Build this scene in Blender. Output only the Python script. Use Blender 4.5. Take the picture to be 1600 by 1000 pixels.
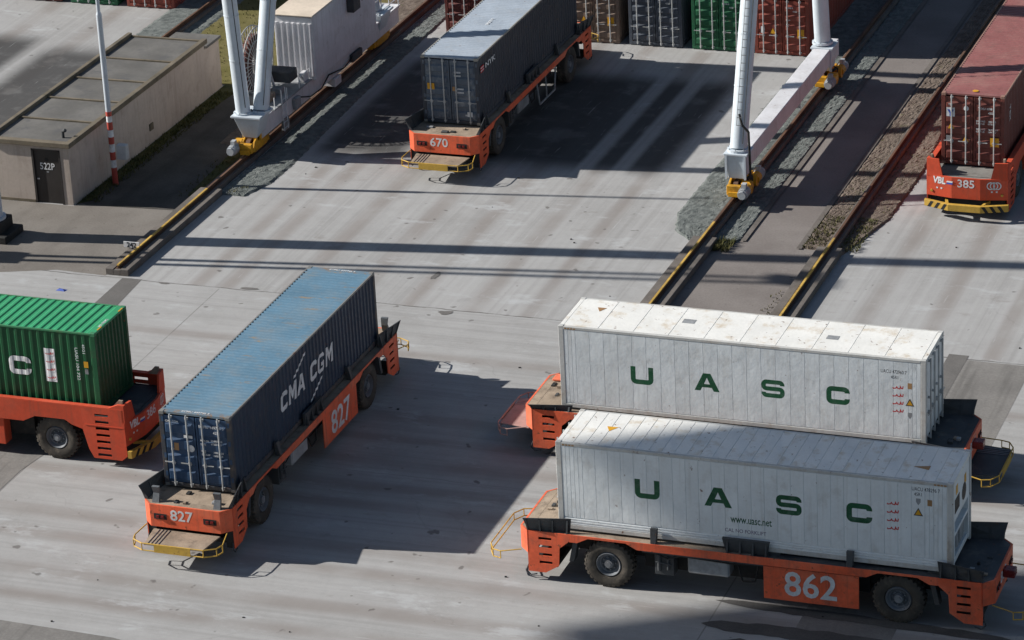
import bpy, bmesh, math, random
from mathutils import Vector, Matrix
from mathutils.geometry import tessellate_polygon
random.seed(7)
for o in list(bpy.data.objects): bpy.data.objects.remove(o, do_unlink=True)
scene = bpy.context.scene
COL = scene.collection
R = math.radians
# ------------------------------------------------------------------ camera
CAM = Vector((0, 0, 48.658))
cr = Vector((0.9408016, 0.3355541, -0.04791438)); cu = Vector((-0.09079627, 0.38567313, 0.918157)); cw = Vector((-0.32657063, 0.85945313, -0.39330896))
cd = bpy.data.cameras.new('camera'); cam = bpy.data.objects.new('camera', cd); COL.objects.link(cam)
cam.matrix_world = Matrix(((cr.x, cu.x, -cw.x, CAM.x), (cr.y, cu.y, -cw.y, CAM.y), (cr.z, cu.z, -cw.z, CAM.z), (0, 0, 0, 1)))
cd.sensor_width = 36; cd.lens = 5356.62 / 1600 * 36; cd.clip_start = 1; cd.clip_end = 3000
scene.camera = cam
# ------------------------------------------------------------------ light
SUN = Vector((1.73, 0.26, -1.0)).normalized()          # direction the light travels
w = bpy.data.worlds.new('World'); scene.world = w; w.use_nodes = True
nt = w.node_tree; bg = nt.nodes['Background']
sky = nt.nodes.new('ShaderNodeTexSky'); sky.sky_type = 'NISHITA'; sky.sun_disc = False
sky.sun_elevation = math.asin(-SUN.z); sky.sun_rotation = math.atan2(-SUN.x, -SUN.y)
sky.air_density = 1.0; sky.dust_density = 0.6; sky.ozone_density = 1.2
nt.links.new(sky.outputs[0], bg.inputs[0]); bg.inputs[1].default_value = 0.05
sl = bpy.data.lights.new('sun', 'SUN'); so = bpy.data.objects.new('sun', sl); COL.objects.link(so)
sl.energy = 5.0; sl.angle = R(0.53); sl.color = (1.0, 0.96, 0.90)
so.rotation_euler = SUN.to_track_quat('-Z', 'Y').to_euler(); so.location = (-60, 60, 80)
vs = scene.view_settings; vs.view_transform = 'Standard'; vs.look = 'None'; vs.gamma = 1.0; vs.exposure = 0.5
vs.use_curve_mapping = False
scene.cycles.caustics_reflective = False; scene.cycles.caustics_refractive = False
# ------------------------------------------------------------------ materials
class NT:
    def __init__(s, m):
        s.t = m.node_tree; s.n = s.t.nodes; s.l = s.t.links
    def node(s, typ, **kw):
        n = s.n.new(typ)
        for k, v in kw.items(): setattr(n, k, v)
        return n
    def setin(s, n, i, v):
        if v is None: return
        if hasattr(v, 'is_linked'): s.l.new(v, n.inputs[i])
        else: n.inputs[i].default_value = v
    def math(s, op, a, b=None, c=None, clamp=False):
        n = s.node('ShaderNodeMath', operation=op, use_clamp=clamp)
        s.setin(n, 0, a); s.setin(n, 1, b); s.setin(n, 2, c); return n.outputs[0]
    def noise(s, vec, scale, detail=3, rough=0.55):
        n = s.node('ShaderNodeTexNoise'); s.setin(n, 'Vector', vec); n.inputs['Scale'].default_value = scale
        n.inputs['Detail'].default_value = detail; n.inputs['Roughness'].default_value = rough; return n.outputs[0]
    def ramp(s, f, lo, hi, a=0.0, b=1.0):
        n = s.node('ShaderNodeMapRange', interpolation_type='SMOOTHSTEP'); s.setin(n, 0, f)
        for i, v in zip((1, 2, 3, 4), (lo, hi, a, b)): n.inputs[i].default_value = v
        return n.outputs[0]
    def mix(s, f, a, b, mode='MIX'):
        n = s.node('ShaderNodeMix', data_type='RGBA', blend_type=mode)
        s.setin(n, 0, f); s.setin(n, 6, a if hasattr(a, 'is_linked') else (*a, 1)); s.setin(n, 7, b if hasattr(b, 'is_linked') else (*b, 1)); return n.outputs[2]
    def scalevec(s, v, sc):
        n = s.node('ShaderNodeVectorMath', operation='MULTIPLY'); s.setin(n, 0, v); n.inputs[1].default_value = sc; return n.outputs[0]
    def bump(s, h, st, dist=0.02):
        n = s.node('ShaderNodeBump'); n.inputs['Strength'].default_value = st; n.inputs['Distance'].default_value = dist; s.setin(n, 'Height', h); return n.outputs[0]
def newmat(name):
    m = bpy.data.materials.new(name); m.use_nodes = True; return m, NT(m), m.node_tree.nodes['Principled BSDF']
RUST = (0.14, 0.065, 0.033); GRIME = (0.09, 0.075, 0.06)
MATS = {}
def pm(name, base, rough=0.55, var=0.25, rust=0.0, dirt=0.0, dirtcol=GRIME, streak=0.0, bump=0.0, bscale=20, metal=0.0, scale=1.0, fade=None, rstretch=None, bdist=0.02, rustcol=None):
    """weathered paint: tone drift, dirt blotches, vertical streaks, rust spots"""
    if name in MATS: return MATS[name]
    m, t, b = newmat(name)
    co = t.node('ShaderNodeTexCoord').outputs['Object']
    inf = t.node('ShaderNodeObjectInfo').outputs['Random']
    off = t.node('ShaderNodeVectorMath', operation='ADD'); t.l.new(co, off.inputs[0])
    rr = t.node('ShaderNodeCombineXYZ'); t.l.new(t.math('MULTIPLY', inf, 37.0), rr.inputs[0]); t.l.new(t.math('MULTIPLY', inf, 11.0), rr.inputs[1]); t.l.new(rr.outputs[0], off.inputs[1])
    v = off.outputs[0]
    big = t.noise(v, 0.7 * scale, 4); fine = t.noise(v, 9 * scale, 3)
    k = t.math('ADD', t.math('MULTIPLY', big, 0.7), t.math('MULTIPLY', fine, 0.3))
    dark = tuple(c * (1 - var) for c in base); lite = tuple(min(1, c * (1 + var * 0.8) + var * 0.015) for c in base)
    c = t.mix(t.ramp(k, 0.3, 0.7), dark, lite)
    if fade: c = t.mix(t.ramp(t.noise(v, 0.45 * scale, 5, 0.65), 0.45, 0.7, 0, 0.7), c, fade)
    if streak:
        sv = t.scalevec(v, (7 * scale, 7 * scale, 0.35 * scale)); c = t.mix(t.ramp(t.noise(sv, 1, 4), 0.5, 0.75, 0, streak), c, dirtcol)
    if dirt: c = t.mix(t.ramp(t.noise(v, 1.6 * scale, 6, 0.68), 0.5, 0.72, 0, dirt), c, dirtcol)
    if rust: c = t.mix(t.ramp(t.noise(t.scalevec(v, rstretch) if rstretch else v, 4.2 * scale, 6, 0.7), 0.66 - 0.12 * rust, 0.72 - 0.08 * rust, 0, 0.9), c, rustcol or RUST)
    t.l.new(c, b.inputs['Base Color'])
    t.l.new(t.ramp(fine, 0.2, 0.8, max(0.05, rough - 0.1), min(1, rough + 0.15)), b.inputs['Roughness'])
    b.inputs['Metallic'].default_value = metal; b.inputs['Specular IOR Level'].default_value = 0.35
    if bump: t.l.new(t.bump(t.noise(v, bscale, 4), bump, bdist), b.inputs['Normal'])
    MATS[name] = m; return m
orange = pm('orange paint', (0.76, 0.125, 0.05), 0.6, 0.22, rust=0.35, dirt=0.6, dirtcol=(0.24, 0.09, 0.06), streak=0.45, bump=0.08, fade=(0.74, 0.21, 0.115))
orange_b = pm('red orange paint', (0.56, 0.07, 0.027), 0.65, 0.18, rust=0.1, dirt=0.4, dirtcol=(0.22, 0.07, 0.04), streak=0.35, bump=0.05, fade=(0.58, 0.10, 0.05))
steel_dark = pm('dark grey painted steel', (0.05, 0.055, 0.06), 0.6, 0.4, rust=0.35, dirt=0.5, bump=0.1)
steel_grey = pm('grey galvanised steel', (0.28, 0.29, 0.30), 0.5, 0.3, dirt=0.4, bump=0.05)
chassis = pm('sooty chassis', (0.018, 0.018, 0.018), 0.75, 0.4, dirt=0.4, bump=0.1)
dusty = pm('dusty deck plate', (0.30, 0.235, 0.175), 0.85, 0.3, dirt=0.7, dirtcol=(0.11, 0.085, 0.065), bump=0.2, bscale=12, scale=2)
deckdark = pm('oily deck plate', (0.045, 0.05, 0.055), 0.6, 0.5, rust=0.4, dirt=0.6, dirtcol=(0.16, 0.15, 0.14), bump=0.15)
rubber = pm('dusty tyre rubber', (0.062, 0.054, 0.045), 0.9, 0.35, dirt=0.6, dirtcol=(0.165, 0.138, 0.108), bump=0.2, scale=2)
rimgrey = pm('grey wheel rim', (0.12, 0.13, 0.145), 0.6, 0.25, dirt=0.7, dirtcol=(0.10, 0.08, 0.065))
rimlite = pm('pale wheel hub', (0.2, 0.21, 0.225), 0.6, 0.25, dirt=0.6, dirtcol=(0.1, 0.085, 0.07))
yellow = pm('yellow rail paint', (0.50, 0.31, 0.05), 0.6, 0.25, rust=0.3, dirt=0.6, dirtcol=(0.2, 0.13, 0.05))
craney = pm('crane bogie yellow', (0.62, 0.31, 0.018), 0.5, 0.3, rust=0.2, dirt=0.6, dirtcol=(0.05, 0.035, 0.02))
black = pm('black paint', (0.012, 0.012, 0.013), 0.6, 0.3)
whitep = pm('white lettering', (0.68, 0.69, 0.70), 0.65, 0.2, dirt=0.6, dirtcol=(0.3, 0.29, 0.28), scale=2)
redp = pm('red lettering', (0.5, 0.03, 0.03), 0.6, 0.15)
greenp = pm('dark green lettering', (0.006, 0.08, 0.032), 0.55, 0.25, dirt=0.3, dirtcol=(0.2, 0.27, 0.23), streak=0.15)
blackp = pm('dark grey lettering', (0.03, 0.035, 0.04), 0.6, 0.1)
bluep = pm('blue sticker', (0.03, 0.08, 0.38), 0.5, 0.1)
yellowp = pm('yellow sticker', (0.65, 0.33, 0.02), 0.5, 0.15)
tanp = pm('faded brown sticker', (0.35, 0.2, 0.09), 0.6, 0.2)
lampred = pm('red lamp lens', (0.16, 0.012, 0.012), 0.25, 0.2, dirt=.4)
craneblue = pm('pale blue crane paint', (0.57, 0.63, 0.68), 0.4, 0.1, dirt=0.2, dirtcol=(0.3, 0.28, 0.25), streak=0.15)
cranewhite = pm('white crane paint', (0.66, 0.66, 0.68), 0.45, 0.12, dirt=0.3, dirtcol=(0.32, 0.28, 0.25), streak=0.25, rust=0.05)
roofdust = pm('dusty cabin roof', (0.62, 0.53, 0.43), 0.8, 0.15, dirt=0.3, dirtcol=(0.4, 0.33, 0.26))
motor = pm('grey motor casing', (0.40, 0.42, 0.44), 0.45, 0.2, dirt=0.5)
railrust = pm('rusty rail', (0.12, 0.065, 0.04), 0.6, 0.35, bump=0.1)
railpaint = pm('yellow painted rail', (0.52, 0.33, 0.07), 0.7, 0.3, rust=0.75, dirt=0.7, dirtcol=(0.2, 0.14, 0.07), rstretch=(1, .35, 1))
plinthm = pm('rail plinth concrete', (0.135, 0.12, 0.108), 0.9, 0.3, dirt=0.6, bump=0.3, bscale=30)
wallm = pm('roughcast wall', (0.455, 0.39, 0.34), 0.9, 0.12, dirt=0.45, dirtcol=(0.29, 0.24, 0.2), streak=0.4, bump=0.25, bscale=30)
fascia = pm('mossy roof edge', (0.15, 0.125, 0.09), 0.9, 0.3, dirt=0.6, dirtcol=(0.06, 0.055, 0.035), bump=0.2)
roofm = pm('roofing felt', (0.125, 0.12, 0.112), 0.9, 0.25, dirt=0.7, dirtcol=(0.08, 0.08, 0.085), bump=0.25, bscale=8, scale=0.8)
doorm = pm('brown steel door', (0.035, 0.03, 0.028), 0.5, 0.2, dirt=0.3, dirtcol=(0.06, 0.05, 0.045))
netpink = pm('faded pink safety skirt', (0.42, 0.27, 0.24), 0.8, 0.2, dirt=0.5, dirtcol=(0.2, 0.14, 0.12))
poleM = pm('pale mast paint', (0.52, 0.57, 0.62), 0.4, 0.1, dirt=0.2)
poleR = pm('red band paint', (0.45, 0.07, 0.05), 0.5, 0.2, dirt=0.2)
glass = pm('dark cabin glass', (0.01, 0.012, 0.015), 0.08, 0.1)
galv = pm('galvanised locking bar', (0.42, 0.43, 0.43), 0.45, 0.2, dirt=0.35, rust=0.25)
def paint(name, c, **k):
    kw = dict(rough=0.5, var=0.14, rust=0.12, dirt=0.25, streak=0.2, bump=0.03); kw.update(k); return pm(name, c, **kw)
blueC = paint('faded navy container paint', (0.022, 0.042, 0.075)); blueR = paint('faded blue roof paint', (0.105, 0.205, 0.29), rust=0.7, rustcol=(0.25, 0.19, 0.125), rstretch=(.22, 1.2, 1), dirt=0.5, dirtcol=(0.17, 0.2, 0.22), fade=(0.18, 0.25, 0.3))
blackC = paint('slate container paint', (0.040, 0.048, 0.064)); blackLit = paint('sunlit slate blue door tone', (0.085, 0.11, 0.145), rust=.15, dirt=.6, dirtcol=(.26, .28, .3)); blueD = paint('navy door paint', (0.022, 0.058, 0.125), dirt=.45, dirtcol=(.1, .14, .2)); blackR = paint('grey blue roof paint', (0.33, 0.38, 0.44), rust=0.1, dirt=0.4, dirtcol=(0.36, 0.37, 0.38))  # slate door colour lightened to carry the grazing sunlight
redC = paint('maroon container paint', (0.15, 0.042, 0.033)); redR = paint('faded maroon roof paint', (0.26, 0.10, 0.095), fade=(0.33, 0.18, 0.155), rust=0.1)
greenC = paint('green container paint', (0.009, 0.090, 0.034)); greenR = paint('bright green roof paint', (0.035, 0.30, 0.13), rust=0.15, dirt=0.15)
whiteC = paint('white reefer paint', (0.73, 0.765, 0.775), rust=0.03, dirt=0.45, dirtcol=(0.5, 0.49, 0.46), var=0.08, streak=0.3, bump=0.5, bscale=2.2, bdist=0.03)
whiteR = paint('white reefer roof paint', (0.76, 0.755, 0.72), rust=0.38, dirt=0.8, dirtcol=(0.55, 0.46, 0.34), var=0.08, streak=0.0, bump=0.3, bscale=2, bdist=0.03)
brownC = paint('beige brown container paint', (0.24, 0.175, 0.135)); slateC = paint('blue grey container paint', (0.085, 0.10, 0.125))
green2C = paint('dark green container paint', (0.02, 0.12, 0.055)); red2C = paint('rust red container paint', (0.24, 0.055, 0.037)); dredC = paint('dark red container paint', (0.14, 0.04, 0.035))
postW = paint('aged white frame paint', (0.52, 0.52, 0.50), rust=0.3, dirt=0.5, dirtcol=(0.3, 0.22, 0.15))

def ground_mat():
    m, t, b = newmat('worn concrete apron')
    pos = t.node('ShaderNodeNewGeometry').outputs['Position']
    sx = t.node('ShaderNodeSeparateXYZ'); t.l.new(pos, sx.inputs[0]); X, Y = sx.outputs[0], sx.outputs[1]
    zone = t.math('GREATER_THAN', Y, 106.7)
    blot = t.noise(pos, 0.16, 5, 0.6); fine = t.noise(pos, 6, 5, 0.65); mid = t.noise(pos, 1.1, 5, 0.62)
    c = t.mix(t.ramp(t.math('ADD', t.math('MULTIPLY', blot, .6), t.math('MULTIPLY', mid, .4)), 0.34, 0.66), (0.294, 0.292, 0.286), (0.352, 0.351, 0.347))
    grain = t.noise(pos, 28, 3, 0.7); c = t.mix(t.ramp(grain, 0.55, 0.8, 0, 0.5), c, (0.17, 0.168, 0.165)); c = t.mix(t.ramp(grain, 0.45, 0.25, 0, 0.4), c, (0.45, 0.45, 0.45))
    c = t.mix(t.ramp(fine, 0.35, 0.75, 0, 0.25), c, (0.40, 0.39, 0.385))
    # long streaks left by tyres: along x in front of the lanes, along y in the lanes
    wob = t.math('MULTIPLY', t.math('SUBTRACT', t.noise(t.scalevec(pos, (0.05, 0.05, 0)), 1, 2), 0.5), 1.6)
    yx = t.node('ShaderNodeCombineXYZ'); t.l.new(t.math('MULTIPLY', X, 0.035), yx.inputs[0]); t.l.new(t.math('MULTIPLY', t.math('ADD', Y, t.math('MULTIPLY', wob, .4)), 3.6), yx.inputs[1])
    xy = t.node('ShaderNodeCombineXYZ'); t.l.new(t.math('MULTIPLY', Y, 0.03), xy.inputs[0]); t.l.new(t.math('MULTIPLY', X, 4.0), xy.inputs[1])
    sA = t.noise(yx.outputs[0], 1, 4, 0.55); sB = t.noise(xy.outputs[0], 1, 4, 0.55)
    st = t.mix(zone, t_rgb(t, sA), t_rgb(t, sB))
    stf = t.node('ShaderNodeSeparateColor'); t.l.new(st, stf.inputs[0]); stf = stf.outputs[0]
    c = t.mix(t.ramp(stf, 0.48, 0.7, 0, 0.32), c, (0.222, 0.217, 0.212)); c = t.mix(t.ramp(stf, 0.5, 0.3, 0, 0.32), c, (0.40, 0.40, 0.402))
    def bump1(coord, centre, hw, soft=0.5):
        d = t.math('ABSOLUTE', t.math('SUBTRACT', coord, centre)); return t.ramp(d, hw * (1 - soft), hw * (1 + soft), 1, 0)
    # rubber tracks
    tr = None; Yw = t.math('ADD', Y, t.math('MULTIPLY', wob, 0.6))
    for yc, hw in ((102.5, .3), (97.6, .34), (95.9, .3), (94.2, .38), (92.3, .3), (91.0, .33), (88.0, .36), (86.5, .3), (84.2, .38), (82.6, .33), (79, .4)):
        q = bump1(Yw, yc, hw, 0.8); tr = q if tr is None else t.math('MAXIMUM', tr, q)
    tr = t.math('MULTIPLY', tr, t.math('SUBTRACT', 1.0, zone))
    trB = None
    for xc, hw in ((-53.1, .3), (-51.9, .3), (-49.4, .34), (-46.9, .34), (-44.6, .3), (-42.1, .35), (-40.0, .3), (-28.1, .33), (-25.6, .33), (-23.0, .3), (-20.6, .3), (-68, .4), (-70.6, .4), (-74, .4)):
        q = bump1(X, xc, hw, 0.8); trB = q if trB is None else t.math('MAXIMUM', trB, q)
    tr = t.math('MAXIMUM', tr, t.math('MULTIPLY', trB, zone))
    tr = t.math('MULTIPLY', tr, t.ramp(t.noise(pos, 0.3, 4), 0.3, 0.6, 0.22, 0.62))
    c = t.mix(tr, c, (0.215, 0.19, 0.174))
    # pale scuffed patches
    c = t.mix(t.ramp(t.noise(t.scalevec(pos, (0.35, 0.8, 1)), 1, 6, 0.7), 0.55, 0.7, 0, 0.6), c, (0.45, 0.465, 0.475))
    # oil-darkened standing places in the lanes
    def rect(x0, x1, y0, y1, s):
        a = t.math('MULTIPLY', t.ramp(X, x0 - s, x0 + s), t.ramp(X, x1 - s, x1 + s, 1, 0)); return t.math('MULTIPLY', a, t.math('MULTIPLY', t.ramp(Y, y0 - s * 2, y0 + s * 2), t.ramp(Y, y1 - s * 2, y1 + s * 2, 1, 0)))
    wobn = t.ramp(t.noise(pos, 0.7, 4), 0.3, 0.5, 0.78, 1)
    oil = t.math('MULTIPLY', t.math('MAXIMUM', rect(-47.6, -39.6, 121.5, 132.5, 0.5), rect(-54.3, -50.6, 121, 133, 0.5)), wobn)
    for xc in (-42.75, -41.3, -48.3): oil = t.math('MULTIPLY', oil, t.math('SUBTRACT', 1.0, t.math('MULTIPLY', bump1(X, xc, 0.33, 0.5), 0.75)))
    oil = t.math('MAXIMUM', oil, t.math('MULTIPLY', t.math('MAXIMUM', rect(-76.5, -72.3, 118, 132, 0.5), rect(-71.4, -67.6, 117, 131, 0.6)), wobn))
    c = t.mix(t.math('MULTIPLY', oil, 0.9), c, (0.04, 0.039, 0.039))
    # hairline cracks and scratches
    vo = t.node('ShaderNodeTexVoronoi', feature='DISTANCE_TO_EDGE'); t.setin(vo, 'Vector', t.mix(0.12, pos, t_vec(t, pos))); vo.inputs['Scale'].default_value = 0.17
    ck = t.math('MULTIPLY', t.ramp(vo.outputs['Distance'], 0.002, 0.006, 1, 0), t.ramp(t.noise(pos, 0.25, 3), 0.5, 0.62)); c = t.mix(t.math('MULTIPLY', ck, 0.12), c, (0.12, 0.115, 0.11))
    sc = t.noise(t.scalevec(pos, (0.5, 9.0, 1)), 1, 3, 0.7); sc2 = t.noise(t.scalevec(pos, (9.0, 0.4, 1)), 1, 3, 0.7)
    c = t.mix(t.ramp(t.math('MAXIMUM', t.math('MULTIPLY', sc, t.math('SUBTRACT', 1.0, zone)), t.math('MULTIPLY', sc2, zone)), 0.62, 0.74, 0, 0.4), c, (0.44, 0.445, 0.45))
    # drips and dots
    c = t.mix(t.ramp(t.noise(pos, 1.9, 2, 0.4), 0.70, 0.76, 0, 0.7), c, (0.10, 0.09, 0.085)); c = t.mix(t.ramp(t.noise(t.scalevec(pos, (0.6, 1.1, 1)), 1, 5, 0.65), 0.6, 0.75, 0, 0.4), c, (0.19, 0.165, 0.145))
    # dropped-line cracks and slab joints
    def line(coord, centre, hw): return t.ramp(t.math('ABSOLUTE', t.math('SUBTRACT', coord, centre)), hw * 0.6, hw, 1, 0)
    jw = t.math('MULTIPLY', t.math('SUBTRACT', t.noise(pos, 0.8, 3), 0.5), 0.22)
    j = line(t.math('ADD', Y, jw), 106.7, 0.045)
    for yc in (93.3, 99.8): j = t.math('MAXIMUM', j, t.math('MULTIPLY', line(t.math('ADD', Y, jw), yc, 0.02), 0.4))
    for xc in (-52.1, -27.0, -74.2): j = t.math('MAXIMUM', j, t.math('MULTIPLY', t.math('MULTIPLY', line(X, xc, 0.03), 0.6), t.math('LESS_THAN', Y, 106.6)))
    c = t.mix(t.math('MULTIPLY', j, t.ramp(mid, 0.3, 0.6, 0.25, 0.9)), c, (0.10, 0.095, 0.09))
    t.l.new(c, b.inputs['Base Color']); b.inputs['Roughness'].default_value = 0.85; b.inputs['Specular IOR Level'].default_value = 0.25
    t.l.new(t.bump(grain, 0.3, 0.02), b.inputs['Normal'])
    return m
def t_vec(t, pos):
    n = t.node('ShaderNodeTexNoise'); t.setin(n, 'Vector', pos); n.inputs['Scale'].default_value = 0.5; n.inputs['Detail'].default_value = 4
    a = t.node('ShaderNodeVectorMath', operation='MULTIPLY_ADD'); t.setin(a, 0, n.outputs['Color']); a.inputs[1].default_value = (14, 14, 14); t.setin(a, 2, pos); return a.outputs[0]
def t_rgb(t, f):
    n = t.node('ShaderNodeCombineColor'); t.l.new(f, n.inputs[0]); return n.outputs[0]
def surf(name, a, bcol, scale=0.5, fscale=8, spots=None, bump=0.3, streak=None):
    m, t, b = newmat(name); pos = t.node('ShaderNodeNewGeometry').outputs['Position']
    k = t.math('ADD', t.math('MULTIPLY', t.noise(pos, scale, 5, 0.6), 0.6), t.math('MULTIPLY', t.noise(pos, fscale, 4, 0.65), 0.4))
    c = t.mix(t.ramp(k, 0.35, 0.66), a, bcol)
    if streak: c = t.mix(t.ramp(t.noise(t.scalevec(pos, streak), 1, 4), 0.48, 0.7, 0, 0.5), c, tuple(x * 0.6 for x in a))
    if spots: c = t.mix(t.ramp(t.noise(pos, 2.3, 5, 0.7), spots[1], spots[1] + 0.1, 0, 0.85), c, spots[0])
    t.l.new(c, b.inputs['Base Color']); b.inputs['Roughness'].default_value = 0.9; b.inputs['Specular IOR Level'].default_value = 0.2
    t.l.new(t.bump(t.noise(pos, fscale * 2, 4, 0.7), bump, 0.03), b.inputs['Normal']); return m
GROUND = ground_mat()
asph = surf('brown grey asphalt', (0.165, 0.147, 0.137), (0.225, 0.205, 0.192), 0.4, 12, ((0.09, 0.08, 0.075), 0.62))
asphL = surf('block paved yard', (0.15, 0.135, 0.12), (0.215, 0.198, 0.178), 0.35, 14, ((0.09, 0.085, 0.07), 0.62), streak=(0.4, 0.08, 0))
slabD = surf('older grey slab', (0.165, 0.158, 0.15), (0.235, 0.225, 0.212), 0.5, 10, ((0.11, 0.105, 0.1), 0.64), streak=(2.5, 0.12, 0))
patchD = surf('tar patch', (0.075, 0.072, 0.07), (0.11, 0.105, 0.1), 0.8, 14)
patchM = surf('grey repair strip', (0.12, 0.115, 0.11), (0.16, 0.152, 0.145), 0.8, 14)
ballastM = surf('grey green ballast', (0.105, 0.12, 0.115), (0.21, 0.225, 0.215), 3, 26, ((0.12, 0.085, 0.06), 0.66), bump=1.0)
ballastB = surf('brown gravel', (0.12, 0.094, 0.075), (0.22, 0.178, 0.148), 2, 24, ((0.09, 0.10, 0.03), 0.60), bump=1.0)
mossM = surf('moss and weeds', (0.035, 0.045, 0.012), (0.09, 0.085, 0.035), 1.5, 16, bump=1.0)
grassM = surf('dry grass patch', (0.12, 0.108, 0.032), (0.18, 0.155, 0.065), 0.8, 18, ((0.17, 0.10, 0.07), 0.62), bump=1.0)
leafM = surf('weed leaf', (0.05, 0.06, 0.018), (0.13, 0.115, 0.045), 1.5, 9, bump=0)
stoneM = surf('ballast stone', (0.13, 0.145, 0.14), (0.25, 0.265, 0.255), 9, 30, bump=0.2)
stoneB = surf('brown ballast stone', (0.14, 0.11, 0.09), (0.26, 0.21, 0.175), 9, 30, bump=0.2)

# ------------------------------------------------------------------ mesh builder
class MB:
    def __init__(s): s.v = []; s.f = []
    def add(s, vs, fs):
        n = len(s.v); s.v += [tuple(p) for p in vs]; s.f += [tuple(i + n for i in f) for f in fs]; return s
    def box(s, x0, x1, y0, y1, z0, z1):
        return s.add([(x0, y0, z0), (x1, y0, z0), (x1, y1, z0), (x0, y1, z0), (x0, y0, z1), (x1, y0, z1), (x1, y1, z1), (x0, y1, z1)],
                     [(3, 2, 1, 0), (4, 5, 6, 7), (0, 1, 5, 4), (1, 2, 6, 5), (2, 3, 7, 6), (3, 0, 4, 7)])
    def hexa(s, p):   # 8 points: bottom 4 ccw, top 4 ccw
        return s.add(p, [(3, 2, 1, 0), (4, 5, 6, 7), (0, 1, 5, 4), (1, 2, 6, 5), (2, 3, 7, 6), (3, 0, 4, 7)])
    def prism(s, poly, fn, a, b, holes=()):
        """poly: 2D list; fn(u,v,w)->3D; extruded from w=a to w=b; holes: 2D lists"""
        loops = [list(poly)] + [list(h) for h in holes]
        flat = [p for l in loops for p in l]; n = len(flat)
        tris = tessellate_polygon([[Vector((p[0], p[1], 0)) for p in l] for l in loops])
        vs = [fn(p[0], p[1], a) for p in flat] + [fn(p[0], p[1], b) for p in flat]
        fs = [tuple(t) for t in tris] + [tuple(i + n for i in reversed(t)) for t in tris]
        k = 0
        for l in loops:
            m = len(l)
            for i in range(m):
                j = (i + 1) % m; fs.append((k + i, k + j, k + j + n, k + i + n))
            k += m
        return s.add(vs, fs)
    def cyl(s, p0, p1, r, n=12, r1=None, cap=True):
        p0 = Vector(p0); p1 = Vector(p1); r1 = r if r1 is None else r1
        d = (p1 - p0).normalized(); a = d.orthogonal().normalized(); b = d.cross(a)
        vs = []
        for p, q in ((p0, r), (p1, r1)):
            for i in range(n):
                t = 2 * math.pi * i / n; vs.append(p + (a * math.cos(t) + b * math.sin(t)) * q)
        fs = [(i, (i + 1) % n, n + (i + 1) % n, n + i) for i in range(n)]
        if cap: fs += [tuple(reversed(range(n))), tuple(range(n, 2 * n))]
        return s.add(vs, fs)
    def tube(s, pts, r, n=6):
        for a, b in zip(pts, pts[1:]): s.cyl(a, b, r, n)
        return s
    def lathe(s, prof, origin, axis, n=32):
        """prof: list of (radius, along)"""
        axis = Vector(axis).normalized(); a = axis.orthogonal().normalized(); b = axis.cross(a); o = Vector(origin); vs = []
        for r, h in prof:
            for i in range(n):
                t = 2 * math.pi * i / n; vs.append(o + axis * h + (a * math.cos(t) + b * math.sin(t)) * r)
        fs = []
        for k in range(len(prof) - 1):
            for i in range(n):
                j = (i + 1) % n; fs.append((k * n + i, k * n + j, (k + 1) * n + j, (k + 1) * n + i))
        return s.add(vs, fs)
    def mesh(s, name, mat=None, smooth=False, bevel=0.0):
        me = bpy.data.meshes.new(name); me.from_pydata(s.v, [], s.f); me.update()
        bm = bmesh.new(); bm.from_mesh(me); bmesh.ops.recalc_face_normals(bm, faces=bm.faces)
        if bevel:
            es = [e for e in bm.edges if len(e.link_faces) == 2 and e.calc_face_angle(0) > 0.6]
            bmesh.ops.bevel(bm, geom=es, offset=bevel, segments=1, affect='EDGES', clamp_overlap=True)
        bm.to_mesh(me); bm.free()
        if smooth:
            me.shade_smooth()
            try: me.set_sharp_from_angle(angle=R(38))
            except Exception: pass
        if mat: me.materials.append(mat)
        return me
def link(name, me, parent=None, loc=None):
    o = bpy.data.objects.new(name, me); COL.objects.link(o)
    if parent: o.parent = parent
    if loc: o.location = loc
    return o
def empty(name, loc, rz=0.0):
    o = bpy.data.objects.new(name, None); COL.objects.link(o); o.location = loc; o.rotation_euler = (0, 0, rz); o.empty_display_size = 0.3; return o
def tag(o, label, cat, group=None):
    o['label'] = label; o['category'] = cat
    if group: o['group'] = group
    return o
CACHE = {}
def part(key, name, mat, parent, fn, smooth=False, bevel=0.0):
    """key=None: never shared"""
    if key is None or key not in CACHE:
        b = MB(); fn(b); me = b.mesh(name, mat, smooth, bevel)
        if key is not None: CACHE[key] = me
    else: me = CACHE[key]
    return link(name, me, parent)
def tmesh(s, mat, bold=0.0, ext=0.002, shear=0.0, align='CENTER'):
    k = ('txt', s, mat.name, bold, shear, align)
    if k in CACHE: return CACHE[k]
    c = bpy.data.curves.new('lettering', 'FONT'); c.body = s; c.size = 1.0; c.offset = bold; c.extrude = ext; c.shear = shear
    c.align_x = align; c.align_y = 'CENTER'; c.resolution_u = 3
    o = bpy.data.objects.new('tmp', c); COL.objects.link(o); dg = bpy.context.evaluated_depsgraph_get()
    me = bpy.data.meshes.new_from_object(o.evaluated_get(dg)); bpy.data.objects.remove(o, do_unlink=True)
    me.materials.clear(); me.materials.append(mat); CACHE[k] = me; return me
def frame(o, org, xd, yd, sx=1, sy=1):
    xd = Vector(xd).normalized(); yd = Vector(yd).normalized(); zd = xd.cross(yd)
    o.matrix_local = Matrix(((xd.x * sx, yd.x * sy, zd.x, org[0]), (xd.y * sx, yd.y * sy, zd.y, org[1]), (xd.z * sx, yd.z * sy, zd.z, org[2]), (0, 0, 0, 1)))
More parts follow.
